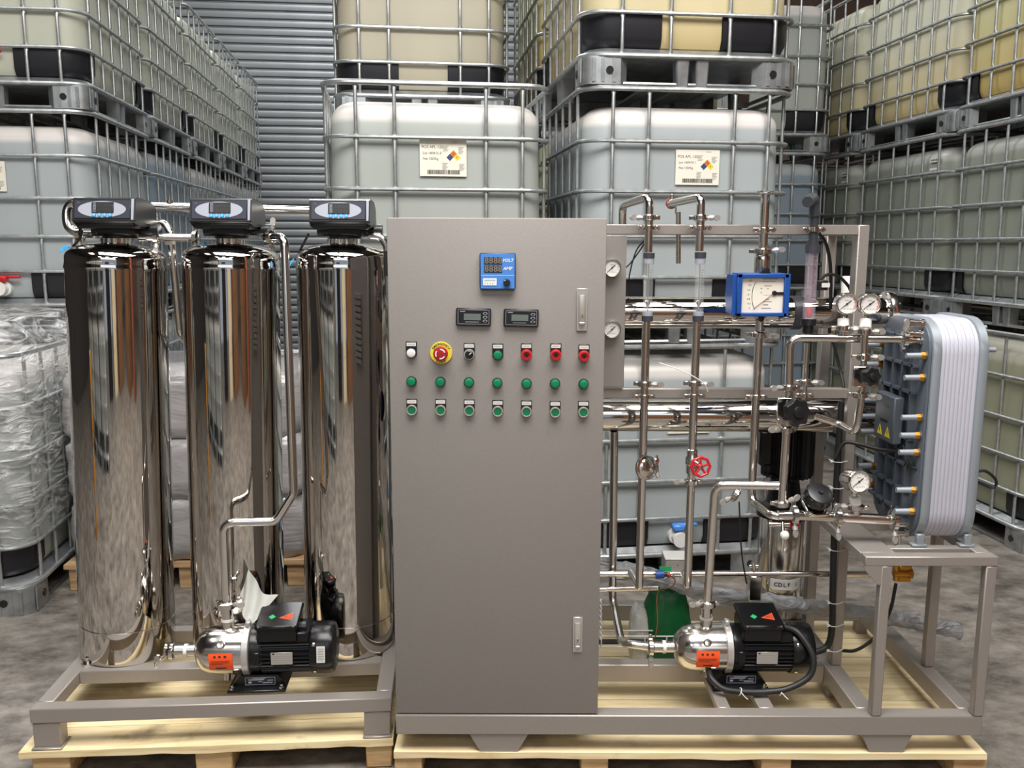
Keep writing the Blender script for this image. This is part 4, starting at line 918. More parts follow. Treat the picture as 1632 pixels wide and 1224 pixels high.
# capped clamp port on pipe A
pc = at(1027, 743, YP); pt = thing('capped_port', 'round steel clamp cap facing out from the drop pipe', 'fitting', (XA, YP - 0.02, pc.z))
M = frame((XA + 0.004, YP - 0.016, pc.z), (0.45, -0.85, 0.12)); b = MB().lathe(M, [(0.012, -0.012), (0.026, 0.002), (0.034, 0.006), (0.035, 0.012), (0.028, 0.016), (0.022, 0.021), (0.010, 0.023)], 28); obj('cap', b, castm, pt)
b = MB(); b.lathe(M, [(0.0355, 0.003), (0.039, 0.005), (0.039, 0.013), (0.0355, 0.015)], 28); b.box((0.030, 0.012, 0), (0.048, 0.026, 0.016), bev=0.002, M=M); b.cyl(M @ Vector((0.044, -0.02, 0.008)), M @ Vector((0.044, 0.035, 0.008)), 0.004, n=8); b.prism(M @ Matrix.Translation((0.044, -0.028, 0.008)), [(0.007 * math.cos(t), 0.011 * math.sin(t)) for t in [2 * PI * k / 12 for k in range(12)]], -0.003, 0.003); obj('clamp_band', b, castm, pt)
# red handwheel valve
pv = Vector((XB, YP, zA(735))); rv = thing('globe_valve', 'steel valve with red spoked handwheel on the drop pipe', 'valve', (XB, YP, pv.z - 0.03))
b = MB().lathe(Matrix.Translation((XB, YP, zA(735))), [(0.0135, -0.040), (0.0175, -0.038), (0.0175, -0.012), (0.021, -0.008), (0.021, 0.012), (0.0165, 0.018), (0.0165, 0.038), (0.0135, 0.040)], 24)
hc = at(1116.5, 744, YP - 0.052); b.cyl((XB, YP, pv.z), hc + Vector((-0.001, 0.012, 0)), 0.011, n=16); b.cyl(hc + Vector((0, 0.02, 0)), hc + Vector((0, -0.008, 0)), 0.005, n=10)
obj('body', b, castm, rv)
M = frame(hc, (0.12, -0.98, 0.1)); b = MB(); rr = 0.028
b.sweep([M @ Vector((rr * (1.0 if k % 3 else 1.10) * math.cos(2 * PI * k / 24), rr * (1.0 if k % 3 else 1.10) * math.sin(2 * PI * k / 24), 0)) for k in range(24)], 0.0046, 8, closed=True)
for k in range(5): a = 2 * PI * k / 5 + 0.3; b.sweep([M @ Vector((0.004 * math.cos(a), 0.004 * math.sin(a), 0.002)), M @ Vector((rr * math.cos(a), rr * math.sin(a), 0))], 0.0036, 8)
b.lathe(M, [(0.009, -0.006), (0.009, 0.004), (0.006, 0.006)], 14)
hw = obj('handwheel', b, redm, rv); obj('hub_nut', MB().cyl(M @ Vector((0, 0, 0.005)), M @ Vector((0, 0, 0.011)), 0.0045, n=6), castm, hw)
# white cable tie dangling from the clamp
obj('cable_tie', MB().tube(smoothpath([at(1050, 578, 2.66), at(1085, 590, 2.655), at(1112, 604, 2.655), at(1124, 614, 2.66), at(1128, 624, 2.665)]), 0.0016, 0, 6), white, None, 'thin white cable tie arching from the second drop pipe clamp', 'cable tie')
# pipe C + blue dial flow meter
c1p = pipe('short open-topped steel pipe above the blue dial flow meter', [(XC, YP, zA(304)), (XC, YP, zA(396))], 0.0135, 0)
obj('top_flange', MB().lathe(Matrix.Translation((XC, YP, zA(304))), [(0.0138, -0.010), (0.024, -0.003), (0.025, 0.0), (0.013, 0.001)], 28), chrome, c1p); clip_parts(c1p, (XC, YP, zA(366)), 0.0135); clamp_parts(c1p, (XC, YP, zA(400)), (0, 0, 1), 0.0165, (1, -0.3, 0.1))
c2p = pipe('steel pipe under the blue dial flow meter bending into the lower manifold', [(XC, YP, zA(507)), (XC, YP, zA(797)), at(1230, 822, 2.56), at(1262, 822, 2.55)], rp, 0.03)
clip_parts(c2p, (XC, YP, zA(632)), rp); clamp_parts(c2p, (XC, YP, zA(533)), (0, 0, 1), 0.014, (1, -0.4, -0.05)); 
fm = thing('dial_flow_meter', 'blue boxed flow meter with white dial on a vertical pipe', 'flow meter', (XC, YP, zA(508)))
obj('meter_tube', MB().lathe(Matrix.Translation((XC, YP, 0)), [(0.0165, zA(402)), (0.0235, zA(408)), (0.0245, zA(415)), (0.0245, zA(500)), (0.0165, zA(507))], 28), castm, fm)
yf = 2.60; fl, frr, ft, fb = at(1174, 440, yf), at(1258, 440, yf), at(1210, 436, yf).z, at(1210, 504, yf).z
wb = (at(1256, 470, yf).x - at(1172, 470, yf).x); bxL = at(1173, 470, yf).x; bxR = at(1257, 470, yf).x
hz = (ft + fb) / 2
Mx = Matrix(((1, 0, 0, 0), (0, 0, -1, yf), (0, 1, 0, 0), (0, 0, 0, 1)))
pr = [(bxL + 0.006, fb), (bxR - 0.008, fb), (bxR, hz - 0.03), (bxR + 0.002, hz + 0.02), (bxR - 0.004, ft), (bxL + 0.008, ft), (bxL, hz + 0.03), (bxL - 0.001, hz - 0.02)]
b = MB(); b.prism(Mx, pr, -0.085, 0.0); fbx = obj('housing', b, flowblue, fm)
b = MB(); b.prism(Matrix(((0, 0, 1, bxL - 0.012), (1, 0, 0, 0), (0, 1, 0, 0), (0, 0, 0, 1))), [(yf - 0.004, fb + 0.004), (yf + 0.07, fb + 0.008), (yf + 0.085, hz), (yf + 0.07, ft - 0.004), (yf - 0.004, ft - 0.004)], 0.0, 0.014); obj('side_cover', b, flowblue, fm)
Md = frame(((bxL + bxR) / 2, yf, hz), (0, -1, 0)); hw_ = (bxR - bxL) / 2; hh = (ft - fb) / 2
b = MB(); e = 0.011
for (a0, b0, a1_, b1_) in ((-hw_, hh - 0.013, hw_ - 0.004, hh), (-hw_, -hh, hw_ - 0.006, -hh + 0.011), (-hw_, -hh, -hw_ + 0.015, hh), (hw_ - 0.017, -hh, hw_, hh)): b.box((a0, b0, 0), (a1_, b1_, 0.012), bev=0.002, M=Md)
obj('front_frame', b, flowblue, fm)
dl = obj('dial', MB().box((-hw_ + 0.014, -hh + 0.010, 0.0), (hw_ - 0.016, hh - 0.012, 0.002), M=Md), paper, fm)
b = MB(); cxd, cyd, rd = 0.028, -0.006, 0.0
arc = [(-0.012 - 0.020 * math.cos(R(t)) , 0.046 * math.sin(R(t)) - 0.002) for t in range(-58, 63, 8)]
b.strip(Md, [(x, y) for x, y in arc], [(x + 0.0016, y) for x, y in arc], 0.002, 0.0026)
for k, tx in enumerate(('4.0', '3.2', '2.4', '1.6', '0.8', '0.4', '0')): b.text(tx, 0.0075, Md @ Matrix.Translation((-0.043 + 0.002 * abs(k - 3), 0.042 - 0.0135 * k, 0.0024)))
obj('scale', b, ink, dl)
b = MB()
for (x, y, ww, hgt) in ((-0.002, 0.046, 0.045, 0.0022), (-0.002, 0.039, 0.038, 0.0018), (0.004, 0.026, 0.022, 0.0018), (0.012, 0.018, 0.006, 0.0018), (-0.006, 0.018, 0.004, 0.003), (-0.006, 0.006, 0.004, 0.003), (0.004, 0.0, 0.024, 0.0006), (0.008, -0.014, 0.012, 0.0025), (0.002, -0.020, 0.026, 0.002), (0.002, -0.030, 0.016, 0.003), (-0.002, -0.040, 0.028, 0.0025)): b.box((x, y, 0.002), (x + ww, y + hgt, 0.0024), M=Md)
obj('fine_print', b, inkgrey, dl)
b = MB(); b.sweep([Md @ Vector((0.034, 0.006, 0.004)), Md @ Vector((-0.026, -0.040, 0.004))], 0.0007, 6); obj('pointer', b, cached('ptr', lambda: mat('pointer_red', srgb(120, 40, 36), 0.5)), dl)
b = MB(); b.lathe(Md @ Matrix.Translation((0.034, 0.006, 0.002)), [(0.007, 0), (0.007, 0.004), (0.004, 0.005)], 16); b.box((0.034, 0.001, 0.002), (hw_ - 0.016, 0.009, 0.005), M=Md); obj('pointer_hub', b, blackp, dl)
b = MB(); b.box((-0.004, hh, -0.03), (0.022, hh + 0.006, -0.004), M=Md); b.lathe(Md @ Matrix.Translation((0.010, hh + 0.009, -0.02)), [(0.010, 0), (0.010, 0.012), (0.006, 0.013)], 16); b.lathe(Md @ Matrix.Translation((0.002, -hh - 0.008, -0.02)), [(0.009, 0), (0.009, 0.012), (0.005, 0.013)], 16); obj('mount_lug', b, blackp, fm)
# third flow tube, red float
XT = at(1297.5, 350, 2.71).x; zT3 = lambda p: at(1297, p, 2.71).z
gt = thing('red_float_flow_tube', 'tinted clear flow tube with red float and grey elbow', 'flow meter', (XT, 2.71, zT3(545)))
V = lambda p: Vector((XT, 2.71, zT3(p)))
obj('tube', MB().cyl(V(402), V(510), 0.0185, n=24), clearpink, gt)
b = MB(); b.sweep(fillet([at(1287, 322, 2.62), at(1297.5, 314, 2.71), V(345)], 0.03), 0.016, 16); b.cyl(V(336), V(390), 0.0125, n=18); obj('elbow', b, darkgrey, gt)
b = MB().prism(Matrix.Translation((XT, 2.71, 0)), [(0.0225 * math.cos(2 * PI * k / 18), 0.0225 * math.sin(2 * PI * k / 18)) for k in range(18)], zT3(403), zT3(390)); b.cyl(V(383), V(390), 0.016, n=18); obj('top_nut', b, darkgrey, gt)
b = MB().prism(Matrix.Translation((XT, 2.71, 0)), [(0.0235 * math.cos(2 * PI * k / 18), 0.0235 * math.sin(2 * PI * k / 18)) for k in range(18)], zT3(518), zT3(508)); b.cyl(V(530), V(518), 0.0165, n=18); b.cyl(V(546), V(530), 0.0125, n=18); obj('bottom_nut', b, blackp, gt)
obj('float', MB().lathe(Matrix.Translation((XT, 2.71, zT3(506))), [(0.006, 0), (0.0085, 0.006), (0.0085, 0.030), (0.006, 0.034)], 16), redm, gt, label='red float')
b = MB()
for k in range(22): b.box((XT - 0.002, 2.71 - 0.0191, zT3(497) + 0.045 + k * 0.006), (XT + (0.008 if k % 5 == 0 else 0.004), 2.71 - 0.0184, zT3(497) + 0.0465 + k * 0.006))
obj('scale_marks', b, reddk, gt); clip_parts(gt, V(366), 0.013)
tp = pipe('thin steel pipe under the red-float flow tube', [V(546.5), V(645)], 0.0075, 0)
clamp_parts(tp, V(609), (0, 0, 1), 0.0115, (1, -0.3, 0)); clip_parts(tp, V(630), 0.0078)

# ================================================================== RIGHT PUMP LOOP
def lobed_knob(parent, c, out, r, name='hand_knob', lobes=7, th=0.022, mark=None):
    M = frame(c, out); n = lobes * 8; poly = []
    for k in range(n): a = 2 * PI * k / n; q = r * (0.90 + 0.10 * max(-0.5, math.cos(a * lobes))); poly.append((q * math.cos(a), q * math.sin(a)))
    b = MB(); sc_ = lambda f: [(x * f, y * f) for x, y in poly]
    b.loft(M, [(sc_(0.90), -th * 0.5), (sc_(1.0), -th * 0.35), (sc_(1.0), th * 0.25), (sc_(0.9), th * 0.5), (sc_(0.45), th * 0.42)]); b.lathe(M, [(r * 0.42, th * 0.3), (r * 0.36, th * 0.62), (r * 0.18, th * 0.72)], 20); b.lathe(M, [(r * 0.62, -th * 1.3), (r * 0.55, -th * 0.5)], 20)
    return obj(name, b, blackp, parent)
YD = 2.55
pE = pipe('steel pipe elbow running along to the plate module top port', [at(1257, 646, YD), at(1259, 538, YD), at(1440, 541, YD)], 0.0118, 0.032)
clamp_parts(pE, at(1257, 618, YD), (0, 0, 1), 0.012, (-1, -0.2, 0)); clamp_parts(pE, at(1441, 541, YD), (1, 0, 0), 0.0135, (0, -0.2, 1))
# diaphragm valve 1
vc = at(1256, 657, YD); dv = thing('diaphragm_valve', 'black lobed-knob valve on the pipe before the lower housing', 'valve', vc)
b = MB(); b.box(at(1240, 634, YD - 0.012), at(1276, 676, YD - 0.004), bev=0.002); b.cyl(at(1257, 636, YD), at(1254, 678, YD), 0.0165, n=20)
for dx, dy in ((-13, -17), (-13, 15), (15, -17)): b.cyl(at(1256 + dx, 656 + dy, YD - 0.012), at(1256 + dx, 656 + dy, YD - 0.022), 0.005, n=10)
obj('body', b, castm, dv); lobed_knob(dv, at(1270, 657, YD - 0.045), (0.25, -0.95, 0.1), 0.0435)
pDn = pipe('steel riser between the black knob valve and lower cross manifold', [at(1254, 679, YD), at(1246.5, 802, YD)], 0.0118, 0)
clamp_parts(pDn, at(1253, 684, YD), (0, 0, 1), 0.0125, (-1, -0.3, 0)); 
pR = pipe('steel discharge pipe rising from the pump beside the frame and turning flat', [at(1127, 962, 2.61), at(1139.5, 773, 2.61), at(1244, 774, 2.56)], 0.0132, 0.036)
clamp_parts(pR, at(1128, 962, 2.61), (0, 0, 1), 0.014, (-1, -0.2, 0))
# lower union + second diaphragm valve (tilted knob)
vc = at(1298, 820, YD); dv = thing('diaphragm_valve', 'black flat-topped knob valve tilted up on the low manifold', 'valve', vc)
b = MB(); b.cyl(at(1268, 821, YD), at(1332, 824, YD), 0.0155, n=20); M = frame(at(1300, 806, YD), (0.1, -0.55, 0.83)); b.box((-0.034, -0.034, -0.012), (0.034, 0.034, -0.002), bev=0.003, M=M)
for sx in (-1, 1):
    for sy in (-1, 1): b.cyl(M @ Vector((sx * 0.026, sy * 0.026, -0.012)), M @ Vector((sx * 0.026, sy * 0.026, 0.006)), 0.006, n=10)
obj('body', b, castm, dv)
M2 = frame(at(1306, 788, YD - 0.02), (0.12, -0.62, 0.78)); b = MB().lathe(M2, [(0.036, -0.032), (0.039, -0.02), (0.040, 0.002), (0.037, 0.008), (0.030, 0.010)], 32); b.lathe(M2, [(0.008, 0.010), (0.006, 0.016)], 12)
for k in range(12): a = 2 * PI * k / 12; b.box((-0.004, 0.036, -0.020), (0.004, 0.0425, 0.004), M=M2 @ Matrix.Rotation(a, 4, 'Z'))
obj('hand_knob', b, blackp, dv)
un = pipe('short steel cross manifold joining riser, elbow and sampling valve', [at(1240, 821, YD), at(1269, 821, YD)], 0.0155, 0); clamp_parts(un, at(1266, 821, YD), (1, 0, 0), 0.0165, (0, -0.4, -1)); clamp_parts(un, at(1246, 803, YD), (0, 0, 1), 0.0125, (1, -0.4, 0.6))
pl = pipe('low steel pipe from the knob valve into the plate module bottom port', [at(1332, 824, YD), at(1425, 829, YD)], 0.0165, 0)
clamp_parts(pl, at(1334, 824, YD), (1, 0, 0), 0.018, (0, -0.4, -1)); clamp_parts(pl, at(1424, 829, YD), (1, 0, 0), 0.018, (0, -0.4, -1))
sv = thing('sampling_valve', 'tiny sampling valve with white ball and red tag', 'valve', at(1248, 862, YD - 0.02))
b = MB(); b.cyl(at(1247, 832, YD), at(1248, 858, YD - 0.02), 0.007, n=12); b.cyl(at(1225, 836, YD), at(1258, 836, YD), 0.008, n=12); b.cyl(at(1248, 858, YD - 0.02), at(1246, 878, YD - 0.01), 0.0055, n=10); obj('body', b, castm, sv)
obj('ball', MB().lathe(frame(at(1250.5, 853, YD - 0.03), (0, -1, 0)), [(0.004, -0.012), (0.012, -0.006), (0.0138, 0), (0.011, 0.008), (0.004, 0.012)], 20), white, sv)
b = MB(); b.box(at(1250, 830, YD + 0.02), at(1273, 842, YD + 0.012), bev=0.002); obj('tag', b, redm, sv)
# gauges over the top pipe and the second branch
gauge(at(1348.5, 484, YD - 0.005), 0.0305, 'pressure gauge with red arc above the module feed pipe, nearer the frame', at(1344, 521, YD), red=True, needle=218)
gauge(at(1385, 484.5, YD - 0.02), 0.0305, 'pressure gauge with red arc above the module feed pipe, nearer the module', at(1379, 523, YD - 0.02), red=True, needle=218)
g1 = pipe('short steel tee carrying the first red-arc gauge', [at(1344, 521.5, YD), at(1344, 536, YD)], 0.009, 0); clamp_parts(g1, at(1344, 523, YD), (0, 0, 1), 0.0125, (1, -0.2, 0))
br = pipe('steel branch pipe with knob valve under the second red-arc gauge', [at(1379, 523.5, YD - 0.03), at(1372, 640, YD - 0.03), at(1364, 690, YD - 0.03), at(1338, 676, YD + 0.06), at(1300, 664, YD + 0.06)], 0.0105, 0.025)
clamp_parts(br, at(1378, 528, YD - 0.03), (0, 0, 1), 0.012, (1, -0.2, 0)); clamp_parts(br, at(1376, 569, YD - 0.03), (0, 0, 1), 0.012, (1, -0.2, 0)); clamp_parts(br, at(1371, 629, YD - 0.03), (0, 0, 1), 0.013, (1, -0.3, -0.1))
dv = thing('diaphragm_valve', 'black lobed-knob valve on the branch beside the plate module', 'valve', at(1374, 600, YD - 0.03))
b = MB(); b.box(at(1361, 584, YD - 0.045), at(1394, 616, YD - 0.035), bev=0.002); b.cyl(at(1374.5, 582, YD - 0.03), at(1372.5, 617, YD - 0.03), 0.0145, n=18); obj('body', b, castm, dv)
lobed_knob(dv, at(1388, 600, YD - 0.075), (0.2, -0.97, 0.08), 0.029)
gauge(at(1367, 767, YD - 0.03), 0.0335, 'pressure gauge in deep steel case on the low module pipe', at(1364, 808, YD), out=(0.18, -0.97, 0.12), needle=215, depth=0.05)
g2 = pipe('short steel tee carrying the deep-cased gauge', [at(1364, 808.5, YD), at(1364, 822, YD)], 0.012, 0); clamp_parts(g2, at(1364, 808, YD), (0, 0, 1), 0.014, (-1, 0.2, 0))

# ================================================================== PLATE MODULE (EDI)
EX0, EX1 = 1.208, 1.366; EY0, EY1, EZ0, EZ1 = 2.50, 2.84, 0.722, 1.392
ed = thing('plate_module', 'upright white plate stack module clamped between grey end plates', 'module', (1.287, 2.67, zT))
ME = Matrix(((0, 0, 1, 0), (1, 0, 0, (EY0 + EY1) / 2), (0, 1, 0, (EZ0 + EZ1) / 2), (0, 0, 0, 1)))
hy_, hz_ = (EY1 - EY0) / 2, (EZ1 - EZ0) / 2
def eplate(name, x0, x1, ins, r_, m_):
    b = MB(); e = 0.0009 if name == 'white_plate' else 0.002; b.loft(ME, [(rrect(hy_ - ins - e, hz_ - ins - e, r_, 8), x0), (rrect(hy_ - ins, hz_ - ins, r_, 8), x0 + e), (rrect(hy_ - ins, hz_ - ins, r_, 8), x1 - e), (rrect(hy_ - ins - e, hz_ - ins - e, r_, 8), x1)])
    return obj(name, b, m_, ed, sharp=50)
endL = eplate('end_plate', EX0, EX0 + 0.026, 0.0, 0.10, edigrey); endR = eplate('end_plate', EX1 - 0.026, EX1, -0.004, 0.10, edigrey)
n = 9; x0 = EX0 + 0.026; x1 = EX1 - 0.026
for k in range(n): eplate('white_plate', x0 + (x1 - x0) * k / n + 0.0001, x0 + (x1 - x0) * (k + 1) / n - 0.0001, 0.002 + 0.0006 * (k % 2), 0.098, ediwhite)
# ribbed slate face
fc = eplate('ribbed_face', EX0 - 0.010, EX0 - 0.0005, 0.006, 0.095, edidark); b = MB()
for y in (-0.10, -0.035, 0.03, 0.095): b.box((EX0 - 0.028, 2.67 + y - 0.004, EZ0 + 0.05), (EX0 - 0.009, 2.67 + y + 0.004, EZ1 - 0.05))
for z in (0.80, 0.87, 0.95, 1.03, 1.17, 1.25, 1.33): b.box((EX0 - 0.028, EY0 + 0.06, z - 0.004), (EX0 - 0.009, EY1 - 0.02, z + 0.004))
obj('rib', b, edidark, fc)
def rod(z, y, ln=0.058, end='L'):
    X = EX0 - 0.010 if end == 'L' else EX1; sg = -1 if end == 'L' else 1
    o = obj('tie_rod', MB().cyl((X + sg * 0.014, y, z), (X + sg * ln, y, z), 0.0094, 0.0082, n=14), greyrod, ed)
    obj('nut', MB().cyl((X + sg * 0.001, y, z), (X + sg * 0.016, y, z), 0.0112, n=6), brass, o); obj('washer', MB().cyl((X - sg * 0.0, y, z), (X + sg * 0.003, y, z), 0.0135, n=16), edidark, o)
for py in (567, 602, 665.5, 694, 721, 781, 815):
    z = at(1474, py, EY0 + 0.024).z; rod(z, EY0 + 0.024)
    rod(z, EY1 - 0.024)
    obj('tie_rod', MB().cyl((EX1, EY0 + 0.03, z), (EX1 + 0.006, EY0 + 0.03, z), 0.006, n=10), chrome, ed)
for z in (1.36, 1.30): obj('tie_rod', MB().cyl((EX1, EY0 + 0.12 if z > 1.33 else EY0 + 0.06, z), (EX1 + 0.05, EY0 + 0.12 if z > 1.33 else EY0 + 0.06, z), 0.0075, n=12), greyrod, ed)
for (px, py) in ((1440, 515), (1458, 518), (1474, 533), (1450, 543), (1444, 836), (1462, 850)):
    p = at(px, py, 2.56); obj('port_fitting', MB().lathe(Matrix(((0, 0, -1, EX0 - 0.008), (1, 0, 0, p.y), (0, 1, 0, p.z), (0, 0, 0, 1))), [(0.013, 0), (0.013, 0.006), (0.009, 0.008), (0.009, 0.03), (0.012, 0.032), (0.012, 0.042), (0.006, 0.046)], 18), chrome, ed)
# wiring box with warning triangles
bx0, by0, by1 = 1.150, 2.60, 2.735; bz1 = at(1425, 634, by0).z; bz0 = at(1425, 709, by0).z
jb = obj('wiring_box', MB().box((bx0, by0, bz0), (EX0 - 0.027, by1, bz1), bev=0.004), edidark, ed)
b = MB()
for k, y in enumerate((2.635, 2.69)):
    M = frame((bx0 - 0.0005, y, bz0 + 0.03), (-1, 0, 0)); b.prism(M, [(-0.019, -0.014), (0.019, -0.014), (0, 0.018)], 0, 0.0008, 0); b.box((-0.0015, -0.004, 0.0008), (0.0015, 0.008, 0.0012), 1, M=M)
obj('warning_triangle', b, [yellow, ink], jb)
obj('box_slot', MB().box((bx0 - 0.001, 2.64, bz1 - 0.04), (bx0 + 0.001, 2.68, bz1 - 0.03)), blackp, jb); obj('box_slot', MB().box((bx0 - 0.001, 2.64, bz1 - 0.085), (bx0 + 0.001, 2.69, bz1 - 0.078)), blackp, jb)
obj('power_cable', MB().tube(smoothpath([at(1440, 710, 2.60), at(1443, 728, 2.58), at(1449, 742, 2.55), at(1463, 748, EY0 + 0.03), (EX0 - 0.01, EY0 + 0.03, at(1463, 748, EY0 + 0.03).z)]), 0.0055, 0, 10), rubber, ed)
for y in (2.52, 2.76):
    for x in (EX0 - 0.014, EX1 - 0.03): obj('foot', MB().box((x, y - 0.012, zT + 0.0005), (x + 0.044, y + 0.016, zT + 0.007), bev=0.001).box((x + 0.014, y - 0.008, zT + 0.006), (x + 0.036, y + 0.012, EZ0 + 0.03), bev=0.002), edigrey, ed)
obj('black_cable', MB().tube(smoothpath([at(1437, 712, 2.615), at(1425, 718, 2.62), at(1400, 716, 2.66), at(1370, 708, 2.70), at(1345, 706, 2.72), at(1331, 730, 2.722)]), 0.0062, 0, 10), rubber, None, 'black corrugated cable from the wiring box to the frame post', 'cable')
obj('black_cable', MB().tube(smoothpath([at(1553, 752, 2.50), at(1571, 751, 2.505), at(1587, 765, 2.515), at(1582, 777, 2.52), at(1551, 765, 2.53)]), 0.0045, 0, 8), rubber, None, 'short black cable loop hanging off the module far plate', 'cable')

# ================================================================== PUMPS
def pump(M0, label, barcode, zoff=0.0):
    t = thing('centrifugal_pump', label, 'pump', M=M0); hc = 0.108; r = 0.077
    MX = Matrix(((0, 0, 1, 0), (1, 0, 0, 0), (0, 1, 0, hc), (0, 0, 0, 1)))       # local z -> pump x axis
    prof = [(0.010, -0.178), (0.030, -0.175), (0.050, -0.165), (0.064, -0.149), (0.072, -0.128), (0.0755, -0.10), (r, -0.07), (r, -0.012)]
    ph = obj('pump_head', MB().lathe(MX, prof, 48), castm, t, local=True)
    b = MB(); b.lathe(MX, [(0.018, -0.245), (0.018, -0.17)], 20); b.lathe(MX, [(0.0205, -0.212), (0.0205, -0.202)], 20, 1); b.lathe(MX, [(0.026, -0.256), (0.027, -0.252), (0.027, -0.244), (0.018, -0.24)], 20); obj('inlet_port', b, [castm, white], ph, local=True)
    MZ = Matrix.Translation((-0.075, 0, hc)); b = MB(); b.lathe(MZ, [(0.020, 0.066), (0.0185, 0.085), (0.0185, 0.135), (0.029, 0.140), (0.029, 0.148), (0.016, 0.150)], 24); b.lathe(MZ, [(0.0205, 0.096), (0.0205, 0.104)], 20, 1); obj('outlet_port', b, [castm, white], ph, local=True)
    b = MB(); b.lathe(MX, [(r + 0.0005, -0.022), (r + 0.0045, -0.020), (r + 0.0045, -0.002), (r + 0.0005, 0.0)], 48); b.box((-0.018, -0.016, hc + r), (-0.002, 0.004, hc + r + 0.018), bev=0.002); b.cyl((-0.01, -0.022, hc + r + 0.012), (-0.01, 0.012, hc + r + 0.012), 0.005, n=8); obj('band_clamp', b, alu, t, local=True)
    b = MB(); b.lathe(frame((-0.083, -0.0625, hc + 0.044), (0, -1, 0.62)), [(0.0125, -0.006), (0.0125, 0.006), (0.010, 0.010), (0.004, 0.0105)], 20); obj('plug', b, chrome, ph, local=True)
    b = MB(); b.cyl((-0.075, -0.03, hc - 0.066), (-0.075, -0.036, hc - 0.086), 0.010, 0.009, n=12); obj('drain_plug', b, chrome, ph, local=True)
    # orange warning sticker bent round the head
    def bend(x0, x1, z0, z1, rr, n=6):
        vs = []; fs = []
        for k in range(n + 1):
            z = z0 + (z1 - z0) * k / n; a = math.asin(max(-0.99, min(0.99, z / rr)))
            for x in (x0, x1): vs.append((x, -rr * math.cos(a), hc + z))
        for k in range(n): fs.append((2 * k, 2 * k + 1, 2 * k + 3, 2 * k + 2))
        return vs, fs
    so = MB(); so.add(*bend(-0.118, -0.046, -0.034, 0.022, r + 0.0012)); st = obj('warning_sticker', so, orange, t, local=True, label='orange warning sticker')
    so = MB(); rr = r + 0.002
    for x0, x1, z0, z1 in ((x0, x1, z0 + 0.016, z1 + 0.016) for x0, x1, z0, z1 in ((-0.103, -0.096, -0.007, -0.001), (-0.088, -0.081, -0.007, -0.001), (-0.072, -0.064, -0.007, -0.001), (-0.112, -0.055, -0.019, -0.0175), (-0.112, -0.058, -0.024, -0.0225), (-0.112, -0.075, -0.029, -0.0275), (-0.098, -0.066, -0.045, -0.041))): so.add(*bend(x0, x1, z0, z1, rr, 2))
    obj('print', so, ink, st, local=True)
    # finned motor
    n = 132; poly = []
    for k in range(n):
        a = 2 * PI * k / n; q = 0.0745 if (k // 2) % 2 else 0.0665; poly.append((q * math.cos(a), q * math.sin(a)))
    obj('motor', MB().prism(MX, poly, 0.035, 0.188), blackpaint, t, local=True, sharp=20)
    b = MB(); b.lathe(MX, [(0.060, 0.0), (0.076, 0.003), (0.076, 0.022), (0.070, 0.040)], 40); b.box((0.012, -0.078, hc - 0.02), (0.036, -0.05, hc + 0.02), bev=0.003); obj('flange', b, blackpaint, t, local=True)
    b = MB(); b.lathe(MX, [(0.078, 0.186), (0.0805, 0.190), (0.0805, 0.245), (0.076, 0.256), (0.06, 0.262)], 44); fcov = obj('fan_cover', b, blackpaint, t, local=True)
    b = MB()
    for dz in (0.040, -0.052): b.lathe(frame((0.200, -0.0805 * math.cos(math.asin(dz / 0.0805)), hc + dz), (0, -1, dz / 0.0805)), [(0.006, 0), (0.006, 0.003), (0.003, 0.005)], 12)
    obj('screw', b, castm, fcov, local=True)
    b = MB(); b.box((0.028, -0.068, hc + 0.048), (0.150, 0.055, hc + 0.098), bev=0.004); b.box((0.095, -0.058, hc + 0.04), (0.186, 0.055, hc + 0.074), bev=0.004); tbx_ = obj('terminal_box', b, blackpaint, t, local=True)
    Ml = Matrix.Translation((0.089, -0.008, hc + 0.098)) @ Matrix.Rotation(R(12), 4, 'X')
    obj('box_lid', MB().box((-0.066, -0.066, 0.004), (0.066, 0.066, 0.020), bev=0.005, M=Ml), blackpaint, tbx_, local=True)
    b = MB(); b.prism(Ml @ Matrix.Translation((-0.020, -0.014, 0.020)), [(-0.011, 0), (0, -0.012), (0.011, 0), (0, 0.012)], 0, 0.0006); obj('diamond_sticker', b, greenst, tbx_, local=True, label='green diamond sticker')
    b = MB(); Mt = Ml @ Matrix.Translation((0.022, -0.014, 0.020)); b.prism(Mt, [(-0.020, -0.006), (0.020, -0.018), (0.020, 0.020)], 0, 0.0006, 0); b.prism(Mt @ Matrix.Translation((0.003, 0, 0)), [(-0.012, -0.003), (0.013, -0.0125), (0.013, 0.013)], 0.0006, 0.0009, 1); b.prism(Mt @ Matrix.Translation((0.004, 0, 0)), [(-0.008, -0.002), (0.010, -0.009), (0.010, 0.009)], 0.0009, 0.0012, 0); b.box((-0.001, -0.0015, 0.0012), (0.011, 0.0015, 0.0015), 1, M=Mt); obj('triangle_sticker', b, [orange, ink], tbx_, local=True, label='orange hazard triangle sticker')
    b = MB(); b.cyl((0.150, -0.02, hc + 0.082), (0.172, -0.02, hc + 0.082), 0.012, n=8); obj('cable_gland', b, darkgrey, tbx_, local=True)
    b = MB()
    for x in (0.036, 0.142): b.lathe(frame(Ml @ Vector((x - 0.089, -0.062, 0.016)), (0, -0.8, 0.6)), [(0.004, 0), (0.003, 0.008)], 8)
    obj('lid_screw', b, castm, tbx_, local=True)
    Mn = frame((0.103, -0.0752, hc + 0.000), (0, -1, 0)); b = MB(); b.box((-0.033, -0.020, 0), (0.033, 0.020, 0.0016), bev=0.0006, M=Mn)
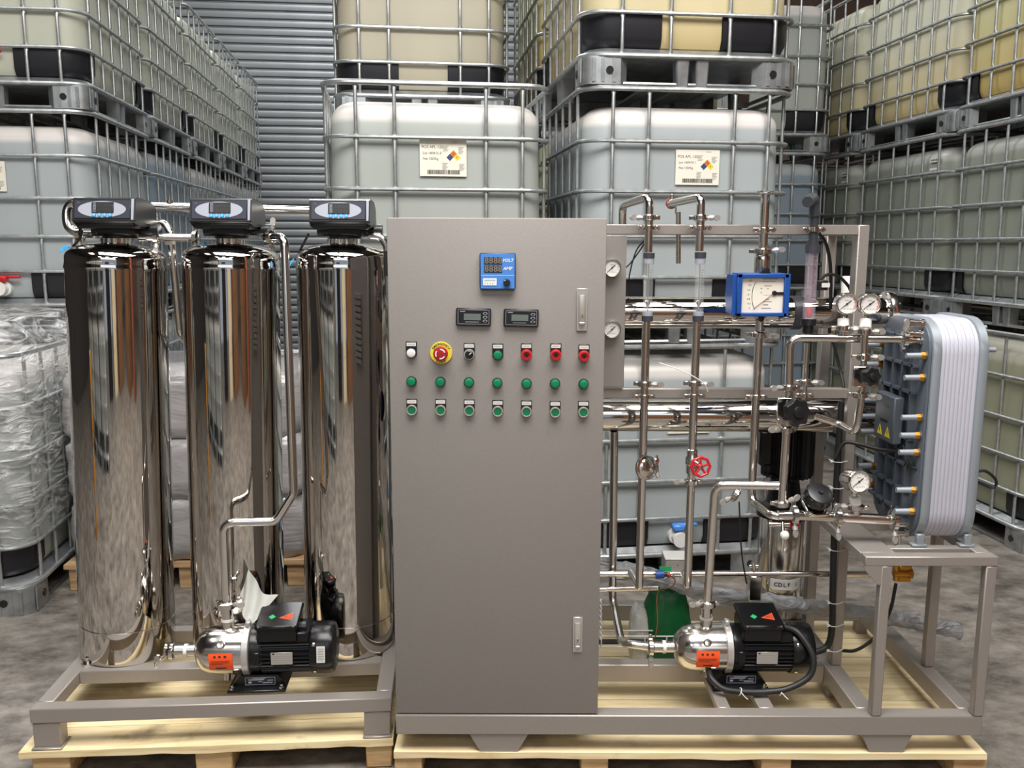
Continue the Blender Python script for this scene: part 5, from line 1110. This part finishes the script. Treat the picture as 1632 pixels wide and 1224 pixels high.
    for k in range(4): b.box((-0.026, 0.009 - k * 0.007, 0.0016), (0.024 - 0.006 * (k % 2), 0.0105 - k * 0.007, 0.0019), 1, M=Mn)
    b.box((-0.028, 0.013, 0.0016), (-0.022, 0.018, 0.0019), 2, M=Mn); obj('nameplate', b, [nameplate, inkgrey, ink], t, local=True, label='silver nameplate')
    b = MB(); b.prism(Matrix(((1, 0, 0, 0), (0, 0, -1, 0), (0, 1, 0, 0), (0, 0, 0, 1))), [(-0.060, 0.001), (0.110, 0.001), (0.110, 0.010), (0.084, 0.045), (-0.028, 0.045), (-0.060, 0.010)], -0.055, 0.055); b.box((-0.066, -0.085, 0.001), (0.112, 0.085, 0.009), bev=0.002); ft_ = obj('foot', b, blackpaint, t, local=True)
    Mn = frame((0.030, -0.0555, 0.026), (0, -1, 0.0)); b = MB(); b.box((-0.046, -0.0125, 0), (0.046, 0.0125, 0.0008), 0, M=Mn)
    for (a0, b0, a1_, b1_) in ((-0.046, 0.0115, 0.046, 0.0125), (-0.046, -0.0125, 0.046, -0.0115), (-0.046, -0.0125, -0.045, 0.0125), (0.045, -0.0125, 0.046, 0.0125), (-0.036, 0.003, 0.012, 0.006), (-0.036, -0.007, -0.026, -0.001), (0.008, -0.007, 0.038, -0.004), (-0.006, -0.003, 0.006, -0.001), (0.022, 0.001, 0.040, 0.003), (-0.024, 0.008, 0.018, 0.0095)): b.box((a0, b0, 0.0008), (a1_, b1_, 0.0012), 1, M=Mn)
    obj('base_plate_label', b, [blackp, ovalgrey], ft_, local=True)
    b = MB()
    for x in (-0.052, 0.098): b.cyl((x, -0.074, 0.009), (x, -0.074, 0.016), 0.008, n=6); b.cyl((x, -0.074, 0.016), (x, -0.074, 0.023), 0.004, n=8)
    obj('bolt', b, castm, ft_, local=True)
    if barcode:
        M_ = frame((0.223, -0.0812, hc + 0.012), (0, -1, 0.1)); b = MB(); b.box((-0.013, -0.026, 0), (0.013, 0.026, 0.0015), 0, bev=0.0004, M=M_)
        for k in range(10): b.box((-0.009, -0.02 + k * 0.004, 0.0015), (0.009, -0.0185 + k * 0.004 + 0.0012 * (k % 2), 0.0018), 1, M=M_)
        obj('barcode_label', b, [stickerw, inkgrey], t, local=True)
    return t
pR0 = at(1163, 1100, 2.64).x
WPR = Matrix.Translation((at(1163, 1030, 2.64).x, 2.655, zb)); pump(WPR, 'steel and black electric pump inside the open frame with hose loop', False)
WPL = Matrix.Translation((at(401, 1030, 2.60).x, 2.615, ZS)) @ Matrix.Rotation(R(4), 4, 'Z'); pump(WPL, 'steel and black electric pump in front of the mirror tanks', True)
# hose loop round the right pump
hp = [WPR @ Vector(q) for q in ((0.165, -0.03, 0.19), (0.20, -0.06, 0.185), (0.235, -0.10, 0.13), (0.225, -0.115, 0.07), (0.16, -0.12, 0.03), (0.09, -0.118, 0.017), (0.02, -0.118, 0.017), (-0.04, -0.115, 0.025), (-0.072, -0.09, 0.045), (-0.075, -0.06, 0.055))]
obj('black_hose', MB().tube(smoothpath(hp), 0.0098, 0, 12), rubber, None, 'black corrugated hose looping around the pump in the frame', 'hose')
for x, lab in ((0.010, 'white cable tie on the pump hose near the pump head'), (0.135, 'white cable tie on the pump hose near the motor end')):
    b = MB(); c = WPR @ Vector((x, -0.118, 0.018)); b.sweep([c + Vector((0.004 * math.sin(a), 0.0112 * math.cos(a), 0.0112 * math.sin(a))) for a in [2 * PI * k / 16 for k in range(16)]], 0.0015, 6, closed=True); b.tube([c + Vector((0, -0.010, 0.004)), c + Vector((0.012, -0.02, -0.008)), c + Vector((0.02, -0.022, -0.014))], 0.0014, 0, 6)
    obj('cable_tie', b, white, None, lab, 'cable tie')
# suction pipes
inR = WPR @ Vector((-0.25, 0, 0.108))
sp = pipe('steel suction pipe dropping from behind the housings to the frame pump', [at(979, 688, 2.86), at(976, 955, 2.86), at(990, 1022, 2.72), at(1000, 1026, 2.655), (inR.x, inR.y, inR.z)], 0.0135, 0.04)
clamp_parts(sp, (inR.x, inR.y, inR.z), (1, 0, 0), 0.016, (0, -0.3, -1))
inL = WPL @ Vector((-0.262, 0, 0.108)); b = MB(); b.lathe(frame(inL, (-1, 0, 0)), [(0.02, -0.004), (0.026, 0.0), (0.026, 0.006), (0.012, 0.007)], 20); b.tube([inL + Vector((0.0, -0.02, -0.01)), inL + Vector((-0.03, -0.03, -0.026)), inL + Vector((-0.02, -0.05, -0.03))], 0.005, 0, 8); b.box(inL + Vector((-0.035, -0.03, -0.03)), inL + Vector((-0.015, -0.02, 0.0)), bev=0.003)
obj('open_clamp', b, castm, None, 'open steel clamp hanging at the tank pump inlet', 'clamp')

# low manifold pipes and clutter behind the frame pump
pipe('long low steel manifold pipe running to the module stand', [(0.10, 2.82, at(1100, 915, 2.82).z), at(1392, 915, 2.82)], 0.0105, 0); 
pipe('short thick steel pipe low behind the cabinet edge', [(0.10, 2.83, at(970, 937, 2.86).z), at(1048, 937, 2.86)], 0.010, 0)
b = MB(); rs = random.Random(5); pts = smoothpath([at(940, 896, 2.97), at(1040, 918, 2.97), at(1140, 948, 2.98), at(1300, 968, 3.0), at(1430, 986, 3.02), at(1528, 1006, 3.03)], 12)
pts = smoothpath([at(940, 896, 2.89), at(1040, 918, 2.89), at(1140, 948, 2.89), at(1300, 968, 2.90), at(1430, 986, 2.93), at(1528, 1006, 2.95)], 24); b.sweep(pts, [0.027 + 0.005 * noise.noise(Vector((k * 0.4, 0, 0))) for k in range(len(pts))], 26); b.v = [v + Vector((0, noise.noise(v * 38) * 0.006, noise.noise(v * 34 + Vector((9, 0, 0))) * 0.009)) for v in b.v]; fb_ = obj('wrapped_pipes', b, filmtube, None, 'bundle of pipes in crumpled clear film lying across the frame', 'pipe bundle', sharp=None)
b = MB()
for dy, dz in ((0.0, 0.008), (0.01, -0.008)): b.tube([p + Vector((0, dy, dz)) for p in pts[1:-2]], 0.009, 0, 8)
obj('inner_pipe', b, castm, fb_)
# junction box with blue plug
jx = at(1078, 908, 2.90); jbx = thing('junction_box', 'small grey junction box with white lid behind the drop pipes', 'box', (jx.x, 2.93, at(1078, 930, 2.9).z))
p0, p1 = at(1061, 893, 2.88), at(1096, 930, 2.88); obj('body', MB().box((p0.x, 2.88, p1.z), (p1.x, 2.96, p0.z), bev=0.003), nameplate, jbx); obj('lid', MB().box((p0.x - 0.001, 2.878, p0.z), (p1.x + 0.001, 2.962, p0.z + 0.006), bev=0.002), white, jbx)
b = MB()
for px, py in ((1068, 901), (1080, 901), (1068, 913), (1080, 913)): b.lathe(frame(at(px, py, 2.88), (0, -1, 0)), [(0.003, -0.001), (0.002, 0.003)], 8)
obj('screw', b, castm, jbx)
pq = at(1052, 915, 2.80); bl = thing('sensor_plug', 'blue sensor plug with green tag on the low manifold', 'plug', pq)
b = MB(); b.cyl(at(1045, 916, 2.795), at(1058, 915, 2.795), 0.0135, n=12); obj('body', b, flowblue, bl); obj('tip', MB().cyl(at(1058, 915.5, 2.795), at(1066, 916, 2.795), 0.008, n=10), blackp, bl); obj('red_ring', MB().cyl(at(1063.5, 916, 2.795), at(1067.5, 916.2, 2.795), 0.0085, n=10), redm, bl)
obj('green_tag', MB().box(at(1051, 903, 2.815), at(1070, 914, 2.817)), greenst, bl); obj('wire', MB().tube(smoothpath([at(1067, 916, 2.795), at(1076, 925, 2.80), at(1070, 936, 2.80), at(1055, 938, 2.80), at(1047, 950, 2.80), at(1048, 990, 2.82), at(1044, 1018, 2.84)]), 0.002, 0, 6), copper, bl)
# green bag and white bag on the pallet
def blob(name, c, hx, hy, hz, m_, label, seed, amp=0.03, tilt=0):
    b = MB(); n, k_ = 56, 32; vs = []; fs = []
    for j in range(k_ + 1):
        th = PI * j / k_
        for i in range(n):
            ph = 2 * PI * i / n; x, y, z = math.sin(th) * math.cos(ph), math.sin(th) * math.sin(ph), math.cos(th)
            f = lambda q: math.copysign(abs(q) ** 0.7, q); d = 1 + amp * 5 * noise.fractal(Vector((x * 2.2 + seed, y * 2.2, z * 1.8)), 0.6, 2, 5) * 0.6
            vs.append(Vector((c[0] + hx * f(x) * d, c[1] + hy * f(y) * d, max(c[2] - hz, c[2] + hz * f(z) * d))))
    for j in range(k_):
        for i in range(n): fs.append((j * n + i, j * n + (i + 1) % n, (j + 1) * n + (i + 1) % n, (j + 1) * n + i))
    b.add(vs, fs); return obj(name, b, m_, None, label, 'bag', sharp=None)
gz = at(1064, 975, 2.93); blob('plastic_bag', (gz.x, 2.95, ZP + 0.16), 0.082, 0.06, 0.16, bagg, 'crumpled green plastic bag standing behind the frame pump', 2.0)
wz = at(1022, 990, 2.90); blob('plastic_bag', (wz.x, 2.95, ZP + 0.12), 0.035, 0.05, 0.12, bagw, 'limp whitish bag beside the green bag', 7.0)
# wire tray with cables
tz = at(1000, 1014, 2.855).z; tz2 = at(1000, 1032, 2.85).z
ct = thing('cable_tray', 'white wire cable tray with black cables low behind the pump', 'cable tray', (0.6, 2.87, tz2 - 0.003))
for y, z in ((2.855, tz), (2.855, tz2), (2.90, tz), (2.90, tz2)): obj('wire', MB().cyl((0.10, y, z), (1.03, y, z), 0.0024, n=8), white, ct)
for k in range(12): obj('cross_wire', MB().tube([(0.16 + k * 0.075, 2.852, tz + 0.002), (0.16 + k * 0.075, 2.852, tz2 - 0.003), (0.16 + k * 0.075, 2.903, tz2 - 0.003), (0.16 + k * 0.075, 2.903, tz + 0.002)], 0.0022, 0.004, 8), white, ct)
for k, (y, z) in enumerate(((2.87, tz2 + 0.008), (2.884, tz2 + 0.009))): obj('black_cable', MB().cyl((0.10, y, z), (1.04, y + 0.003, z), 0.0058, n=10), rubber, None, ('thicker black cable lying in the white wire tray at its front', 'black cable lying in the white wire tray at its rear')[k], 'cable')
b = MB(); b.box(at(1190, 912, 2.84), at(1213, 958, 2.80), bev=0.003); b.cyl(at(1201, 912, 2.82), at(1200, 896, 2.82), 0.008, n=10); b.cyl(at(1194, 902, 2.82), at(1208, 902, 2.82), 0.0055, n=10); b.cyl(at(1200, 958, 2.82), at(1200, 1010, 2.82), 0.014, n=12)
obj('sensor_block', b, castm, None, 'small grey sensor block on a stub behind the frame pump box', 'sensor')
obj('black_cable', MB().tube(smoothpath([at(1178, 800, 2.68), at(1180, 850, 2.70), at(1183, 890, 2.74), at(1190, 930, 2.78)]), 0.0026, 0, 8), rubber, None, 'thin black lead hanging from the elbow clamp to the sensor block', 'cable')
clamp_parts(c2p, at(1172, 789, 2.69), (1, -0.5, -0.6), 0.0128, (-0.9, -0.3, -0.4))
# vertical multistage pump
vx = at(1245, 900, 3.0); VX, VY = at(1246, 880, 3.02).x, 3.03
vp = thing('vertical_pump', 'tall vertical steel pump with black motor behind the manifold', 'pump', (VX, VY, zb - 0.06))
zz = lambda p: at(1246, p, VY - 0.06).z
obj('base', MB().box((VX - 0.075, VY - 0.075, ZP + 0.001), (VX + 0.075, VY + 0.075, zz(985)), bev=0.01).lathe(Matrix.Translation((VX, VY, 0)), [(0.070, zz(985)), (0.064, zz(960)), (0.060, zz(946))], 32), castm, vp)
obj('column', MB().lathe(Matrix.Translation((VX, VY, 0)), [(0.062, zz(946)), (0.076, zz(938)), (0.076, zz(835)), (0.066, zz(828))], 40), chrome, vp)
b = MB()
for k in range(4): a = PI / 4 + k * PI / 2; b.cyl((VX + 0.086 * math.cos(a), VY + 0.086 * math.sin(a), zz(950)), (VX + 0.086 * math.cos(a), VY + 0.086 * math.sin(a), zz(822)), 0.006, n=10)
obj('stay_bolt', b, castm, vp)
obj('lantern', MB().lathe(Matrix.Translation((VX, VY, 0)), [(0.094, zz(828)), (0.094, zz(812)), (0.062, zz(806)), (0.05, zz(770)), (0.075, zz(760))], 32), blackpaint, vp)
n = 96; poly = [((0.088 if (k // 2) % 2 else 0.080) * math.cos(2 * PI * k / n), (0.088 if (k // 2) % 2 else 0.080) * math.sin(2 * PI * k / n)) for k in range(n)]
obj('motor', MB().prism(Matrix.Translation((VX + 0.01, VY + 0.02, 0)), poly, zz(766), zz(648)), blackpaint, vp, sharp=20); obj('motor_cap', MB().lathe(Matrix.Translation((VX + 0.01, VY + 0.02, 0)), [(0.088, zz(650)), (0.088, zz(642)), (0.06, zz(636))], 32), blackpaint, vp); obj('terminal_box', MB().box((VX - 0.105, VY - 0.04, zz(745)), (VX - 0.06, VY + 0.05, zz(690)), bev=0.006), blackpaint, vp)
lz0, lz1 = zz(938), zz(922); b = MB(); arc = [R(-90 + t) for t in range(-42, 50, 6)]; rl = 0.0772; b.strip(Matrix.Translation((VX, VY, 0)), [(rl * math.cos(a), rl * math.sin(a)) for a in arc], [((rl - 0.001) * math.cos(a), (rl - 0.001) * math.sin(a)) for a in arc], lz0, lz1); lb = obj('model_label', b, stickerw, vp, label='pale label band with black letters')
b = MB()
for i, ch in enumerate('CDLF 1'):
    a = R(-90 - 26 + i * 11.0); b.text(ch, 0.020, Matrix.Translation((VX, VY, (lz0 + lz1) / 2)) @ Matrix.Rotation(a + PI / 2, 4, 'Z') @ frame((0, -rl - 0.0006, 0), (0, -1, 0)), bold=0.03)
obj('lettering', b, ink, lb)
# black conduit on the frame post with ties
obj('black_conduit', MB().tube(smoothpath([at(1341, 640, 2.735), at(1336, 720, 2.735), at(1330, 840, 2.735), at(1327, 940, 2.735), at(1326, 1000, 2.735), at(1318, 1030, 2.735), at(1296, 1040, 2.73), at(1270, 1042, 2.75)]), 0.0105, 0, 12), rubber, None, 'thick black conduit tied down the frame post', 'conduit')
for k, py in enumerate((735, 777, 876, 960, 996, 1036)):
    p = at(1332 - (py - 735) * 0.02, py, 2.73); b = MB(); b.sweep([p + Vector((-0.018, 0.01, 0.003)), p + Vector((-0.008, -0.012, 0)), p + Vector((0.012, -0.010, -0.002)), p + Vector((0.042, 0.0135, -0.003))], 0.0014, 6); b.box(p + Vector((-0.020, -0.010, -0.002)), p + Vector((-0.013, -0.004, 0.005)))
    obj('cable_tie', b, white, None, ('topmost', 'second', 'third', 'fourth', 'fifth', 'lowest')[k] + ' white cable tie binding the black conduit to the frame post', 'cable tie', 'cable ties on the conduit')
obj('black_hose', MB().tube(smoothpath([at(1341, 1037, 2.80), at(1365, 1036, 2.80), at(1396, 1014, 2.80), at(1418, 975, 2.80), at(1428, 930, 2.80)]), 0.0058, 0, 10), rubber, None, 'thin black hose rising to the brass valve under the stand', 'hose')
bv = thing('brass_valve', 'small amber brass valve hanging under the module stand', 'valve', at(1438, 922, 2.80)); b = MB(); b.cyl(at(1424, 913, 2.80), at(1450, 914, 2.80), 0.014, n=14); b.cyl(at(1428, 901, 2.80), at(1428, 925, 2.80), 0.010, n=10); b.box(at(1434, 902, 2.795), at(1449, 925, 2.81), bev=0.003); b.cyl(at(1447, 914, 2.80), at(1453, 914, 2.80), 0.017, n=8); obj('body', b, brass, bv); obj('stem', MB().cyl(at(1430, 905, 2.80), (at(1430, 905, 2.80).x, 2.80, zT - 0.03), 0.006, n=10), castm, bv)
for k, path in enumerate(([(1304, 370, 2.74), (1316, 388, 2.78), (1323, 420, 2.80), (1324, 470, 2.82), (1322, 530, 2.9)], [(1306, 447, 2.76), (1318, 438, 2.78), (1335, 440, 2.80), (1352, 456, 2.82), (1360, 476, 2.84)], [(1032, 378, 2.76), (1014, 400, 2.80), (1003, 440, 2.84), (1002, 470, 2.88)], [(1030, 384, 2.76), (1012, 410, 2.78), (998, 426, 2.78), (975, 440, 2.78)], [(1328, 545, 2.80), (1338, 585, 2.80), (1345, 620, 2.76), (1341, 660, 2.74)])):
    obj('black_cable', MB().tube(smoothpath([at(*q) for q in path]), (0.0058, 0.005, 0.0022, 0.0022, 0.005)[k], 0, 8), rubber, None, ('black hose curving down the rear post from the top bar', 'black hose arching behind the two red-arc gauges', 'thin black wire dropping beside the first flow tube', 'thin black wire crossing to the gauge panel', 'black cable slanting behind the gauge branch')[k], 'cable')
b = MB(); p = at(1351, 452, 3.0); b.lathe(Matrix.Translation((p.x, 3.0, 0)), [(0.020, at(1351, 500, 3.0).z), (0.020, at(1351, 442, 3.0).z), (0.017, at(1351, 440, 3.0).z)], 20); obj('white_cap_pipe', b, white, None, 'white plastic pipe end standing on the upper housing', 'pipe')
sw = thing('level_switch', 'small black switch with white tag beside the red-float tube', 'switch', at(1311, 455, 2.72)); obj('body', MB().box(at(1303, 447, 2.715), at(1315, 462, 2.74), bev=0.002), blackp, sw); obj('tag', MB().box(at(1310, 451, 2.712), at(1322, 458, 2.714)), stickerw, sw)
b = MB()
for s_ in (0, PI): b.sweep([at(957.5, 955 + k * 2.4, 2.62) + Vector((0.0022 * math.cos(k * 0.9 + s_), 0.0022 * math.sin(k * 0.9 + s_), 0)) for k in range(28)], 0.0022, 6)
obj('rope', b, bagw, None, 'white twisted rope end hanging at the cabinet edge', 'rope')

# ================================================================== LEFT PLUMBING
outL = WPL @ Vector((-0.075, 0, 0.108 + 0.15))
pF = pipe('steel discharge pipe zigzagging from the tank pump up to the middle head', [outL, (outL.x + 0.002, outL.y, at(364, 833, outL.y).z), at(440, 831, 2.62), at(468, 786, 2.645), at(453, 378, 2.72), at(424, 378, 2.80)], 0.0135, 0.036)
clamp_parts(pF, outL, (0, 0, 1), 0.0165, (1, -0.4, 0.1)); clamp_parts(pF, at(432, 378, 2.785), (1, -0.3, 0), 0.014, (0.2, -0.2, 1))
pG = pipe('steel U-bend pipe hugging the outer control head', [at(150, 323, 2.86), at(106, 322, 2.86), at(107, 371, 2.84), at(160, 373, 2.84)], 0.0145, 0.05); clamp_parts(pG, at(128, 373, 2.84), (1, 0, 0), 0.015, (0, -0.3, -1))
pipe('long steel header pipe running behind the three control heads', [at(205, 327, 3.02), at(520, 336, 3.10)], 0.0135, 0)
b = MB(); q = at(271, 322, 3.035); b.cyl(q, q + Vector((0, 0, 0.022)), 0.006, n=10); b.cyl(q + Vector((0, 0, -0.004)), q + Vector((0, 0, 0.006)), 0.012, n=12); obj('vent', b, chrome, None, 'tiny steel vent nipple on the long header pipe', 'fitting')
pH = pipe('steel bridge pipe between the outer and middle control heads', [at(222, 378, 2.84), at(318, 379, 2.86)], 0.0125, 0)
clamp_parts(pH, at(250, 377, 2.845), (1, 0, 0), 0.0135, (0, -0.4, -1)); clamp_parts(pH, at(312, 379, 2.86), (1, 0, 0), 0.0135, (0, -0.4, -1))
pI = pipe('steel elbow pipe dropping between the outer and middle tanks', [at(232, 357, 2.90), at(262, 356, 2.90), at(272, 372, 2.88), at(287, 530, 2.88), at(296, 545, 2.95), at(300, 500, 3.0)], 0.0125, 0.025); clamp_parts(pI, at(247, 357, 2.90), (1, 0, 0), 0.0135, (0, -0.4, -1))
obj('collar', MB().cyl(at(271, 384, 2.88), at(271.6, 390, 2.88), 0.0165, n=18), white, pI, label='white plastic collar')
pipe('slim steel pipe slanting down between the outer and middle tanks', [at(275, 400, 2.97), at(292, 540, 2.98)], 0.005, 0)
pJ = pipe('steel elbow pipe curving from the third head behind the cabinet', [at(588, 376, 2.86), at(608, 377, 2.86), at(616, 392, 2.86), at(620, 470, 2.86)], 0.012, 0.03)
obj('black_hose', MB().tube([at(614, 400, 2.80), at(616, 440, 2.80)], 0.007, 0, 10), rubber, None, 'short black hose beside the third tank dome', 'hose')
for k, path in enumerate(([(131, 366, 2.80), (127, 380, 2.80), (118, 391, 2.80), (112, 400, 2.84)], [(492, 372, 2.84), (486, 384, 2.84), (476, 404, 2.86), (474, 420, 2.92)])):
    obj('black_cable', MB().tube(smoothpath([at(*q) for q in path]), 0.004, 0, 8), rubber, None, ('black lead curling under the outer control head', 'black lead running down beside the third control head')[k], 'cable')
# blue filter behind the cabinet edge
fx = at(615, 800, 2.95); FX = fx.x
ff = thing('filter_housing', 'dark blue filter housing standing between third tank and cabinet', 'filter', (FX, 3.0, zb)); zf = lambda p: at(615, p, 2.96).z
obj('bowl', MB().lathe(Matrix.Translation((FX, 3.0, 0)), [(0.05, zb), (0.062, zb + 0.02), (0.064, zf(596))], 32), deepblue, ff); obj('cap', MB().lathe(Matrix.Translation((FX, 3.0, 0)), [(0.070, zf(598)), (0.070, zf(566)), (0.05, zf(556))], 32), blackp, ff)
# blue tape scraps on the tank shoulders
for k, (px, py, Y, lab) in enumerate(((103, 397, 2.82, 'crumpled blue tape scrap on the outer tank shoulder'), (322, 392, 2.80, 'blue tape scrap at the middle tank neck'), (464, 419, 2.86, 'blue tape scrap beside the third tank shoulder'))):
    b = MB(); c = at(px, py, Y); vs = []; N = 7
    for i in range(N):
        for j in range(4): vs.append(c + Vector(((i - 3) * 0.0050 * (1 if k != 2 else 0.5), (j - 1.5) * 0.005 , (i - 3) * 0.0022 + (j - 1.5) * 0.004 + 0.006 * noise.noise(Vector((i * 0.9, j * 0.8, k * 5))))))
    o_ = len(vs); vs += [v + Vector((0.0004, 0.0004, 0.0012)) for v in vs]
    fs = [(i * 4 + j, i * 4 + j + 1, i * 4 + j + 5, i * 4 + j + 4) for i in range(N - 1) for j in range(3)] + [(o_ + i * 4 + j, o_ + i * 4 + j + 4, o_ + i * 4 + j + 5, o_ + i * 4 + j + 1) for i in range(N - 1) for j in range(3)]
    b.add(vs, fs); obj('blue_tape', b, bluebtn, None, lab, 'tape', sharp=None)
# loose white film sheet behind the tank pump
b = MB(); A = [at(388, 930, 2.70), at(400, 900, 2.72), at(440, 952, 2.68)]; Bq = [at(392, 985, 2.66), at(405, 1000, 2.66), at(405, 1008, 2.65)]
N, Mm = 14, 14; c0, c1_, c2_, c3_ = at(382, 948, 2.69), at(398, 905, 2.70), at(442, 950, 2.66), at(394, 1004, 2.635); vs = []
for i in range(N + 1):
    for j in range(Mm + 1):
        s_, t_ = i / N, j / Mm; top_ = c1_.lerp(c2_, s_); mid_ = c0.lerp(c3_, s_); p = mid_.lerp(top_, t_) ; p = p + Vector((-0.012 * math.sin(PI * s_) * t_, 0.012 * math.sin(s_ * 9 + t_ * 5), -0.022 * math.sin(PI * s_) * t_)); vs.append(p)
W_ = Mm + 1; fs = [(i * W_ + j, i * W_ + j + 1, (i + 1) * W_ + j + 1, (i + 1) * W_ + j) for i in range(N) for j in range(Mm)]
b.add(vs, fs); obj('plastic_sheet', b, bagw, None, 'loose whitish plastic sheet sticking up behind the tank pump', 'sheet', sharp=None)
